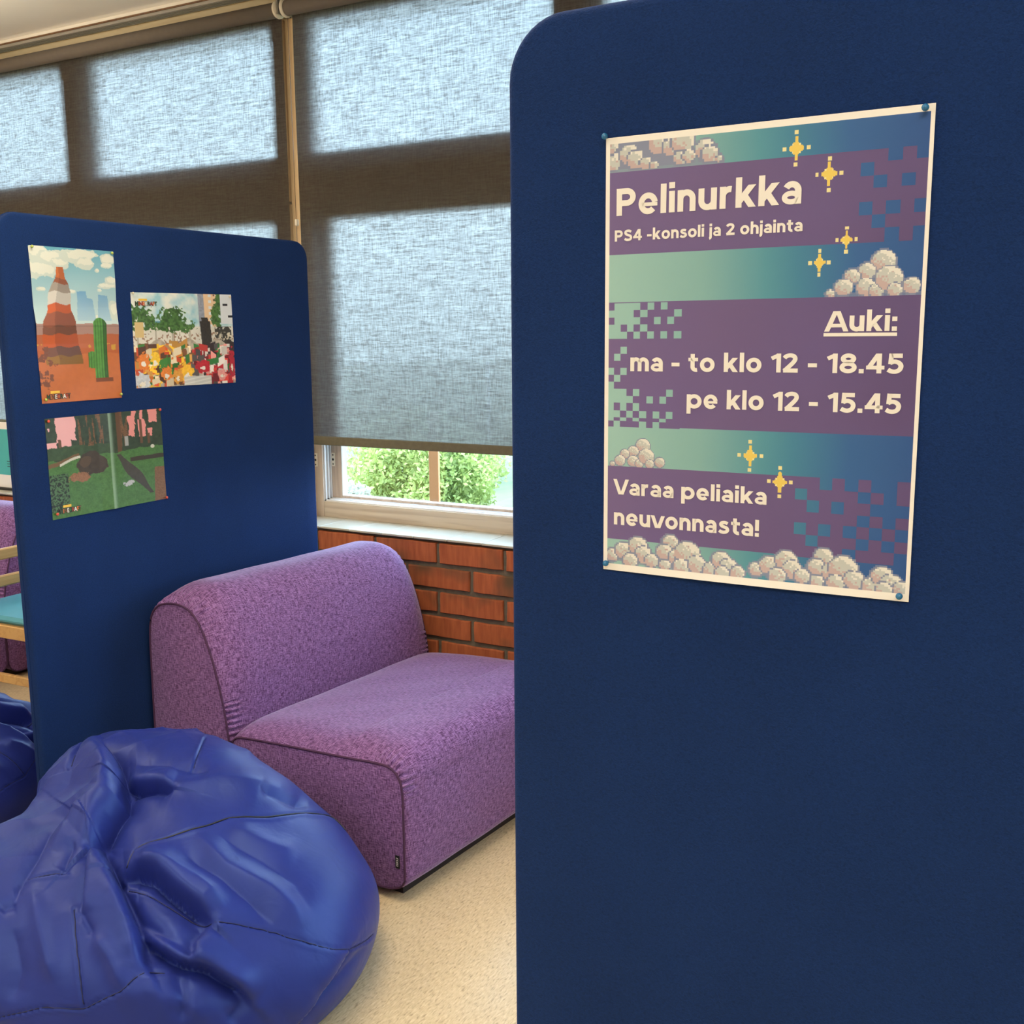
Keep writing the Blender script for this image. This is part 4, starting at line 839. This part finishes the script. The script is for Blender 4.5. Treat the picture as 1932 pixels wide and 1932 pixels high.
# ------------------------------------------------------------------ sofas
def smooth_profile(pts, n, rounds=2):
    P = np.array(pts, float)
    for _ in range(rounds):
        Q = np.roll(P, -1, 0); P = np.stack([P*.75+Q*.25, P*.25+Q*.75], 1).reshape(-1, 2)
    seg = np.linalg.norm(np.roll(P, -1, 0)-P, axis=1); cum = np.concatenate([[0], np.cumsum(seg)]); t = np.linspace(0, cum[-1], n, endpoint=False)
    PP = np.vstack([P, P[:1]]); return np.stack([np.interp(t, cum, PP[:, 0]), np.interp(t, cum, PP[:, 1])], 1), cum[-1]
def bolster(name, pts, L, crown, par, seed, gather=.0058, nv=1000, only=None, gfix=None):
    """pts = closed outline (s, z) seen from the near end; runs along +y for L; crown(s,z,nrm)->fullness"""
    P, per = smooth_profile(pts, nv, 3); tg = np.roll(P, -1, 0)-np.roll(P, 1, 0); tg /= np.linalg.norm(tg, axis=1)[:, None]
    nr = np.stack([tg[:, 1], -tg[:, 0]], 1); ctr = P.mean(0)
    if ((P-ctr)*nr).sum() < 0: nr = -nr
    ang = np.unwrap(np.arctan2(tg[:, 1], tg[:, 0])); cur = np.abs(np.gradient(ang))/(per/nv); k = np.ones(71)/71
    cs = np.convolve(np.concatenate([cur[-35:], cur, cur[:35]]), k, 'valid'); gm = np.clip((cs-3.0)/7, 0, 1)
    if only is not None: gm = gm*only(P)
    if gfix is not None: gm = np.maximum(gm, gfix(P))
    ul = np.concatenate([np.array([0, .002, .004, .007, .011, .016, .022, .029, .037, .046, .056, .068, .082, .1, .12, .145, .175]), np.linspace(.21, L-.21, 24)])
    ul = np.concatenate([ul, L-ul[:17][::-1]]); cw = crown(P, nr); arc = np.arange(nv)*per/nv; g = np.random.default_rng(seed)
    ph = np.cumsum(g.uniform(.6, 1.6, nv)); ph = ph/ph[-1]*round(per/.017)*2*np.pi
    verts = []; uvs = []
    for u in ul:
        e = min(u, L-u); t = min(e/.13, 1.0); full = 1-(1-t)**2.4; small = .006*(1-math.exp(-e/.004))
        gth = gather*gm*np.sin(ph+u*14)*math.exp(-((e-.012)/.026)**2)*(1 if e > 0 else 0)
        lw = .0012*np.sin(arc*23+u*9)*np.sin(u*17+seed)
        off = cw*full+small*(cw > .001)+gth+lw*full
        Q = P+nr*off[:, None]; verts.append(np.stack([-Q[:, 0], np.full(nv, u), Q[:, 1]], 1)); uvs.append(np.stack([np.full(nv, u), arc], 1))
    V = np.concatenate(verts); U_ = np.concatenate(uvs); nu = len(ul); i = np.arange(nu-1)[:, None]*nv+np.arange(nv)[None, :]; j = np.arange(nu-1)[:, None]*nv+(np.arange(nv)+1)[None, :] % nv
    F = np.stack([i, j, j+nv, i+nv], -1).reshape(-1, 4)
    # end panels
    for y, sg in ((0.0, -1), (L, 1)):
        base = len(V); rs = np.linspace(1, 0.0005, 14); cv = []; cu = []
        for q in rs:
            R_ = ctr+(P-ctr)*q; cv.append(np.stack([-R_[:, 0], np.full(nv, y)+sg*(.010*(1-q**3)), R_[:, 1]], 1)); cu.append(np.stack([R_[:, 0]+3*sg, R_[:, 1]+5], 1))
        V = np.concatenate([V]+cv); U_ = np.concatenate([U_]+cu); nr_ = len(rs)
        i = base+np.arange(nr_-1)[:, None]*nv+np.arange(nv)[None, :]; j = base+np.arange(nr_-1)[:, None]*nv+((np.arange(nv)+1) % nv)[None, :]
        f_ = np.stack([i, i+nv, j+nv, j], -1).reshape(-1, 4); F = np.concatenate([F, f_ if sg < 0 else f_[:, ::-1]])
    o = mesh(name, V, F, M_PURPLE, par, True, uv=U_)
    for y, sg in ((0.0, -1), (L, 1)):
        q = MB(); ring = [(-p[0], y+sg*.001, p[1]) for p in (P+nr*.0015)[::6]]; q.tube(ring+[ring[0]], .0032, 6, cap=False); q.build('piping', M_PIPE, o, True)
    return o
SEAT = [(0, .03), (0, .12), (0, .22), (0, .30), (.005, .345), (.035, .376), (.09, .376), (.18, .368), (.3, .360), (.45, .350), (.58, .340), (.625, .334), (.645, .318), (.652, .28), (.652, .15), (.652, .03), (.4, .028), (.2, .028)]
BACK = [(.660, .03), (.660, .15), (.660, .26), (.663, .34), (.680, .44), (.715, .560), (.752, .640), (.79, .685), (.835, .703), (.90, .702), (.955, .685), (.985, .645), (.993, .58), (.995, .48), (.997, .30), (.998, .15), (.998, .03), (.9, .028), (.76, .028)]
def seat_crown(P, nr):
    c_ = .036*np.clip(nr[:, 1], 0, 1)*np.exp(-((P[:, 0]-.36)/.36)**4)+.012*np.clip(-nr[:, 0], 0, 1)*(P[:, 0] < .2)*np.sin(np.pi*np.clip((P[:, 1]-.03)/.34, 0, 1))
    return c_+.012*np.clip(nr[:, 1], 0, 1)*(P[:, 0] < .2)
def back_crown(P, nr):
    top = np.clip((P[:, 1]-.20)/.3, 0, 1); fr = np.clip(-nr[:, 0]*1.1+nr[:, 1], 0, 1)
    return (.046*np.clip(nr[:, 1], 0, 1)+.026*np.clip(-nr[:, 0], 0, 1))*top*(P[:, 0] < 1.1)*np.clip(fr+.1, 0, 1)
def sofa(loc, rz, label, L=.95, grp=None):
    r_ = empty('sofa_module', loc, rz); tag(r_, label, 'sofa', grp)
    bolster('backrest', BACK, L, back_crown, r_, 3, only=lambda P: np.maximum(P[:, 1] > .6, ((P[:, 1] < .43)*(P[:, 1] > .30)*(P[:, 0] < .72))*1.0)*1.0, gfix=lambda P: ((P[:, 1] < .43)*(P[:, 1] > .30)*(P[:, 0] < .72))*.9)
    bolster('seat', SEAT, L, seat_crown, r_, 8, only=lambda P: (P[:, 0] < .12)*(P[:, 1] > .2)*1.0)
    MB().box(-.96, -.04, .04, L-.04, 0, .034).build('plinth', M_DARK, r_)
    tg_ = MB().box(-.022, -.008, -.0032, -.0012, .0, .036).build('label_tag', M_BLACK, r_)
    tg_.location = (-.0+.008, -.002, .098)
    return r_, tg_
TH4 = math.radians(-4.0)
sf, tgo = sofa((-1.566, 2.144, 0), TH4, 'purple woven sofa with low back between the two blue screens', grp='purple sofa modules')
tgo.location = (-.006, -.001, .098); tgo.rotation_euler = (0, 0, math.radians(0))
# the tag sits on the front corner fold, lettering reads upwards
me = text_mesh('ISKU', .02, 1.0); Q = np.array([v.co[:] for v in me.vertices]); Q -= Q.min(0); Q /= Q.max(0)+1e-9
me.vertices.foreach_set('co', np.stack([-.0115-.007*Q[:, 1]+.0, np.full(len(Q), -.0035), .006+.024*Q[:, 0]], 1).astype(np.float32).ravel()); me.materials.clear(); me.materials.append(M_INK); me.update()
o = bpy.data.objects.new('tag_lettering', me); COL.objects.link(o); o.parent = tgo
sf2 = sf.copy(); COL.objects.link(sf2); sf2.location = (-5.15, 2.185, 0); sf2.rotation_euler = (0, 0, math.radians(-90)); tag(sf2, 'second purple sofa under the windows, seen past the left edge of the far screen')
for ch in sf.children:
    if ch is tgo: continue
    c2 = ch.copy(); COL.objects.link(c2); c2.parent = sf2
    for g2 in ch.children: d2 = g2.copy(); COL.objects.link(d2); d2.parent = c2

# ------------------------------------------------------------------ beanbags
BE = [-1.853, 1.638, 0.133, 0.473, 0.461, 0.274, -2.078, 1.794, 0.322, 0.334, 0.199, 0.164, -2.272, 1.286, 0.14, 0.276, 0.25, 0.222]
def bag_field(P, k=.07):
    fs = []
    for i in range(3):
        c_ = np.array(BE[i*6:i*6+3]); r_ = np.array(BE[i*6+3:i*6+6]); q = (P-c_)/r_; n_ = np.sqrt((q**2).sum(-1))+1e-9
        fs.append(n_*(n_-1)/(np.sqrt(((q/r_)**2).sum(-1))+1e-9))
    return -k*np.log(sum(np.exp(-f_/k) for f_ in fs))
def cv(*p): return np.array([(x*.3934, 1300+y*.3934) for x, y in p])
FOLDS = [
 ('S', .048, 24, cv((505, 245), (548, 310), (575, 390), (585, 470), (586, 535), (530, 605), (485, 690), (425, 750))),
 ('S', .028, 13, cv((830, 470), (740, 447), (650, 440), (585, 430))),
 ('S', .040, 17, cv((1005, 1118), (930, 1050), (830, 970), (740, 890), (660, 862), (592, 870))),
 ('S', .036, 15, cv((1200, 1505), (1130, 1435), (1000, 1350), (860, 1315), (765, 1255), (700, 1200))),
 ('S', .036, 18, cv((475, 720), (530, 830), (585, 950), (635, 1070), (675, 1180), (695, 1290), (715, 1335))),
 ('S', .016, 14, cv((385, 1070), (395, 960), (410, 850), (425, 740))),
 ('V', .010, 9, cv((385, 1065), (450, 1185))),
 ('R', .011, 24, cv((940, 700), (1090, 850), (1290, 960), (1400, 1060), (1450, 1160))),
 ('V', .010, 20, cv((880, 790), (1050, 900), (1200, 1020), (1300, 1130))),
 ('R', .008, 22, cv((1120, 660), (1290, 740), (1430, 790))),
 ('V', .009, 22, cv((1050, 700), (1230, 800), (1420, 930), (1480, 1060))),
 ('R', .012, 22, cv((640, 840), (800, 850), (950, 930), (1080, 1050))),
 ('V', .012, 16, cv((1240, 480), (1390, 530), (1480, 552))),
 ('R', .010, 26, cv((820, 470), (1050, 430), (1300, 470), (1440, 520))),
 ('V', .012, 22, cv((640, 330), (800, 350), (1000, 400))),
 ('S', .018, 16, cv((915, 1300), (925, 1210), (1000, 1120))),
 ('V', .010, 12, cv((850, 1370), (880, 1480), (868, 1590))),
 ('V', .012, 16, cv((1100, 1600), (1195, 1500))),
 ('V', .010, 10, cv((400, 560), (320, 610), (240, 690), (180, 790), (130, 870), (85, 950), (70, 1030))),
 ('R', .012, 24, cv((410, 205), (340, 370), (240, 500), (110, 620), (0, 700))),
 ('V', .008, 16, cv((420, 240), (400, 330), (330, 470), (190, 570))),
 ('R', .012, 20, cv((500, 290), (540, 400), (500, 520), (380, 620), (250, 760))),
 ('V', .009, 10, cv((70, 1030), (0, 1058))), ('V', .009, 10, cv((300, 880), (330, 800), (360, 740))),
 ('V', .008, 9, cv((480, 735), (500, 820), (580, 900))),
 ('R', .009, 18, cv((160, 960), (200, 1150), (260, 1400))), ('V', .007, 20, cv((60, 1150), (90, 1350), (50, 1500))),
 ('R', .010, 18, cv((460, 1190), (540, 1300), (600, 1430))),
 ('V', .010, 14, cv((600, 960), (660, 1080), (780, 1170), (900, 1260))),
 ('S', .010, 16, cv((1680, 1255), (1560, 1450), (1420, 1610))),
 ('V', .008, 12, cv((1500, 1490), (1640, 1380), (1760, 1230))),
 ('R', .008, 30, cv((560, 1500), (700, 1440), (900, 1500), (1000, 1600))),
]
SEAMS = [cv((600, 832), (640, 772), (700, 740), (800, 718), (900, 685), (980, 660), (1100, 612), (1200, 606), (1300, 602), (1440, 580), (1560, 592), (1630, 620), (1700, 680)),
 cv((600, 915), (690, 950), (850, 1040), (1000, 1122), (1150, 1132), (1280, 1160), (1380, 1192), (1480, 1225), (1580, 1248), (1680, 1250), (1760, 1210), (1815, 1165)),
 cv((0, 1572), (100, 1552), (200, 1530), (300, 1532), (400, 1537), (500, 1485), (600, 1445), (650, 1390), (690, 1365), (800, 1355)),
 cv((350, 1050), (360, 1180), (380, 1330), (400, 1530)), cv((980, 240), (950, 310), (920, 375)), cv((1680, 1250), (1640, 1330), (1560, 1450), (1480, 1540), (1410, 1610)),
 cv((130, 900), (200, 893), (310, 880)), cv((430, 250), (395, 330), (350, 400))]
def pdist(X, Y, poly, ext=0):
    best = np.full(X.shape, 1e9); side = np.zeros(X.shape); s0 = np.zeros(X.shape); acc = 0; tot = np.linalg.norm(np.diff(poly, axis=0), axis=1).sum()
    for a, b_ in zip(poly[:-1], poly[1:]):
        d = b_-a; l2 = d@d; t_ = np.clip(((X-a[0])*d[0]+(Y-a[1])*d[1])/l2, 0, 1); qx = X-(a[0]+t_*d[0]); qy = Y-(a[1]+t_*d[1]); dd = np.hypot(qx, qy)
        mk = dd < best; best[mk] = dd[mk]; side[mk] = np.sign(d[0]*qy-d[1]*qx)[mk]; s0[mk] = ((acc+t_*math.sqrt(l2))/tot)[mk]; acc += math.sqrt(l2)
    return best, side, s0
def make_bag():
    C0 = np.array([-1.98, 1.62, .16]); nth, nph = 620, 330
    th = np.linspace(0, 2*np.pi, nth, endpoint=False); ph = np.linspace(.004, np.pi-.004, nph); T, Ph = np.meshgrid(th, ph)
    D = np.stack([np.cos(T)*np.sin(Ph), np.sin(T)*np.sin(Ph), np.cos(Ph)], -1)
    lo = np.zeros(T.shape); hi = np.full(T.shape, 1.1)
    for _ in range(22):
        mid = (lo+hi)/2; v = bag_field(C0+D*mid[..., None]); ins = v < 0; lo = np.where(ins, mid, lo); hi = np.where(ins, hi, mid)
    P = C0+D*lo[..., None]
    # settle on the floor
    z = P[..., 2]; P[..., 2] = np.where(z < .05, .05*np.exp((z-.05)/.05), z)*1.0; P[..., 2] = np.maximum(P[..., 2]-.0005, .0)
    def normals(P):
        a = np.roll(P, -1, 1)-np.roll(P, 1, 1); b_ = np.empty_like(P); b_[1:-1] = P[2:]-P[:-2]; b_[0] = P[1]-P[0]; b_[-1] = P[-1]-P[-2]
        n_ = np.cross(b_, a); n_ /= np.linalg.norm(n_, axis=-1)[..., None]+1e-12; s_ = np.sign((n_*D).sum(-1).mean()); return n_*s_
    n_ = normals(P); E = np.array([0, 0, H_EYE]); R_ = P-E; dep = R_@CF; X = 966+FPX*(R_@CR)/dep; Y = 966-FPX*(R_@CU)/dep
    vis = np.clip(-((R_/np.linalg.norm(R_, axis=-1)[..., None])*n_).sum(-1)*5, 0, 1)
    g = np.random.default_rng(5); disp = np.zeros(T.shape)
    for (A_, f1_, f2_, p_) in ((.006, 4, 3, .3), (.0035, 7, 6, 1.2)):
        disp += A_*np.sin(f1_*T+2.2*np.sin(f2_*Ph+p_)+p_)*np.sin(f2_*Ph+1.3*np.sin(3*T+p_))*np.sin(Ph)
    # loose cloth wrinkles all round, sharper where the bag is slack (left lobe and the hidden back)
    q1, q2, q3 = P[..., 0], P[..., 1], P[..., 2]
    slack = np.clip(.15+.75*(1-vis)+.55*np.clip((-1.95-q1)/.3, 0, 1), 0, 1.1)*np.clip((-1.78-q1)/.25, 0, 1)
    for (A_, k1, k2, k3, p_) in ((.013, 7, 11, -9, .4), (.010, -13, 8, 12, 1.9), (.007, 19, -14, 15, 3.1), (.005, -24, -21, 22, 5.0)):
        w_ = k1*q1+k2*q2+k3*q3+1.6*np.sin(3.1*q1*k2/8+p_)+1.3*np.sin(2.7*q3*k1/6+5*q2+p_)
        gate = np.clip(.5+.9*np.sin(4.3*q1-5.1*q2+6*q3+2*p_), 0, 1)
        disp += A_*slack*gate*((1-np.abs(np.sin(w_)))**2-.3)
    for typ, A_, wd, poly in FOLDS:
        d, s_, t_ = pdist(X, Y, poly); fade = np.clip(np.minimum(t_, 1-t_)*5+.12, 0, 1)**.7
        if typ == 'V': q = -1.45*A_*np.exp(-d/wd)*fade
        elif typ == 'R': q = 1.35*A_*np.exp(-(d/wd)**1.5)*fade
        else: q = np.where(s_ > 0, A_*.95*(1-np.exp(-d/(wd*.38)))*np.exp(-(d/(wd*2.6))**1.5)-A_*1.1*np.exp(-d/(wd*.30)), -A_*1.1*np.exp(-(d/(wd*1.5))**1.1))*fade
        disp += q*vis
    for poly in SEAMS:
        d, s_, t_ = pdist(X, Y, poly); disp += (-.0045*np.exp(-(d/2.0)**2)+.0022*np.exp(-((d-5)/3.5)**2)*(s_ > 0))*vis
    disp *= np.clip(P[..., 2]/.04, 0, 1)
    P = P+n_*disp[..., None]
    # the gathered peak at the far left end
    pk = np.array([-2.235, 1.70, 0.60]); r_ = np.linalg.norm((P-np.array([-2.21, 1.71, .50]))*np.array([1, 1, .9]), axis=-1)
    P += np.exp(-(r_/.06)**2)[..., None]*np.array([-.034, 0, .006])
    P[..., 2] = np.maximum(P[..., 2], .0005); P[..., 0] = np.maximum(P[..., 0], -2.572)
    base = np.array([-1.98, 1.62, 0]); V = (P-base).reshape(-1, 3)
    i = np.arange(nph-1)[:, None]*nth+np.arange(nth)[None, :]; j = np.arange(nph-1)[:, None]*nth+(np.arange(nth)+1)[None, :] % nth
    F = np.stack([i, i+nth, j+nth, j], -1).reshape(-1, 4)
    V = np.vstack([V, V[:nth].mean(0), V[-nth:].mean(0)]); nb = len(V); q = np.arange(nth)
    capa = np.stack([q, (q+1) % nth, np.full(nth, nb-2), np.full(nth, nb-2)], 1)
    bag = mesh('beanbag', V[:nb-2], F, M_BAG, smooth=True, loc=tuple(base))
    # zip and stitched seams, laid along the surface
    Xf, Yf, Pf, vf, nf = X.ravel(), Y.ravel(), P.reshape(-1, 3), vis.ravel(), n_.reshape(-1, 3)
    M_THR = plain('seam_thread', (.006, .009, .06), .6)
    for si, zp in enumerate(SEAMS):
        pts = []; seg = []
        for a, b_ in zip(zp[:-1], zp[1:]):
            m = max(3, int(np.linalg.norm(b_-a)/6))
            for t_ in np.linspace(0, 1, m, endpoint=False): seg.append(a+(b_-a)*t_)
        for s_ in seg:
            dd = np.hypot(Xf-s_[0], Yf-s_[1])+(vf < .15)*100; k_ = np.argpartition(dd, 4)[:4]
            if dd[k_].min() < 8: pts.append(Pf[k_].mean(0)+nf[k_].mean(0)*(.0012 if si == 0 else .0002)-base)
        if len(pts) < 3: continue
        for _ in range(2 if si == 0 else 1): pts = [pts[0]]+[(pts[i-1]+pts[i]*2+pts[i+1])/4 for i in range(1, len(pts)-1)]+[pts[-1]]
        MB().tube(pts, .0017 if si == 0 else .0011, 6).build('zip' if si == 0 else 'seam', M_BLACK if si == 0 else M_THR, bag, True)
    return bag
bag = make_bag(); tag(bag, 'large crumpled royal blue beanbag on the floor in front of the sofa', 'beanbag', 'blue beanbags')
b2 = bag.copy(); COL.objects.link(b2); b2.location = (-3.16, 1.76, 0); b2.rotation_euler = (0, 0, math.radians(75)); b2.scale = (.8, .8, .95)
tag(b2, 'blue beanbag beyond the left edge of the far screen, in front of the wooden chair', 'beanbag', 'blue beanbags')
for ch in bag.children: c2 = ch.copy(); COL.objects.link(c2); c2.parent = b2

# ------------------------------------------------------------------ chair and notice past the far screen
M_TEAL = plain('teal_vinyl', (.05, .27, .36), .4, 0, .05, 20)
ch = empty('wooden_chair', (-3.66, 2.66, 0), math.radians(3)); tag(ch, 'light wooden chair with a teal seat pad, partly hidden by the far screen', 'chair')
MB().box(-.21, .22, -.24, .24, .435, .465, 0, .012).build('seat', M_TEAL, ch)
q = MB().box(-.20, .235, -.25, -.225, .385, .435, 0, .003).box(-.20, .235, .225, .25, .385, .435, 0, .003).box(.215, .24, -.25, .25, .385, .435, 0, .003).box(-.215, -.19, -.25, .25, .385, .435, 0, .003); q.build('seat_frame', M_CWOOD, ch)
for sx_ in (-.20, .215):
    for sy_ in (-.225, .225):
        top = .385 if sx_ > 0 else .665
        MB().box(sx_-.017, sx_+.017, sy_-.017, sy_+.017, 0, top, 0, .004).build('leg', M_CWOOD, ch)
MB().box(-.205, -.185, -.25, .25, .620, .665, 0, .005).build('back_slat', M_CWOOD, ch)
MB().box(-.205, -.185, -.25, .25, .512, .557, 0, .005).build('back_slat', M_CWOOD, ch)
for sy_ in (-.225, .225): MB().box(-.19, .21, sy_-.009, sy_+.009, .20, .235, 0, .003).build('stretcher', M_CWOOD, ch)
nt_ = empty('notice_stand', (-4.735, 3.31, .7508)); tag(nt_, 'white and teal notice in an upright holder on the window sill at the left edge', 'notice')
MB().box(-.12, .12, -.002, .002, .01, .335, 0, .001).build('sheet', M_PAPER, nt_)
MB().box(-.12, .12, -.02, .02, 0, .012, 0, .002).build('holder_base', M_BLACK, nt_)
mesh('teal_print', [(-.105, -.0026, .075), (.105, -.0026, .075), (.105, -.0026, .30), (-.105, -.0026, .30)], [(0, 1, 2, 3)], plain('print_teal', (.06, .42, .42), .4), nt_)
n = 24; mesh('yellow_disc', [(.06+.045*math.cos(2*math.pi*i/n), -.003, .265+.045*math.sin(2*math.pi*i/n)) for i in range(n)], [tuple(range(n))], plain('print_yellow', (.75, .72, .25), .4), nt_)
q = MB()
for i in range(3): q.box(-.02, .09, -.0031, -.0029, .115+i*.013, .119+i*.013)
q.build('small_print_lines', plain('print_dark', (.03, .10, .10), .5), nt_)
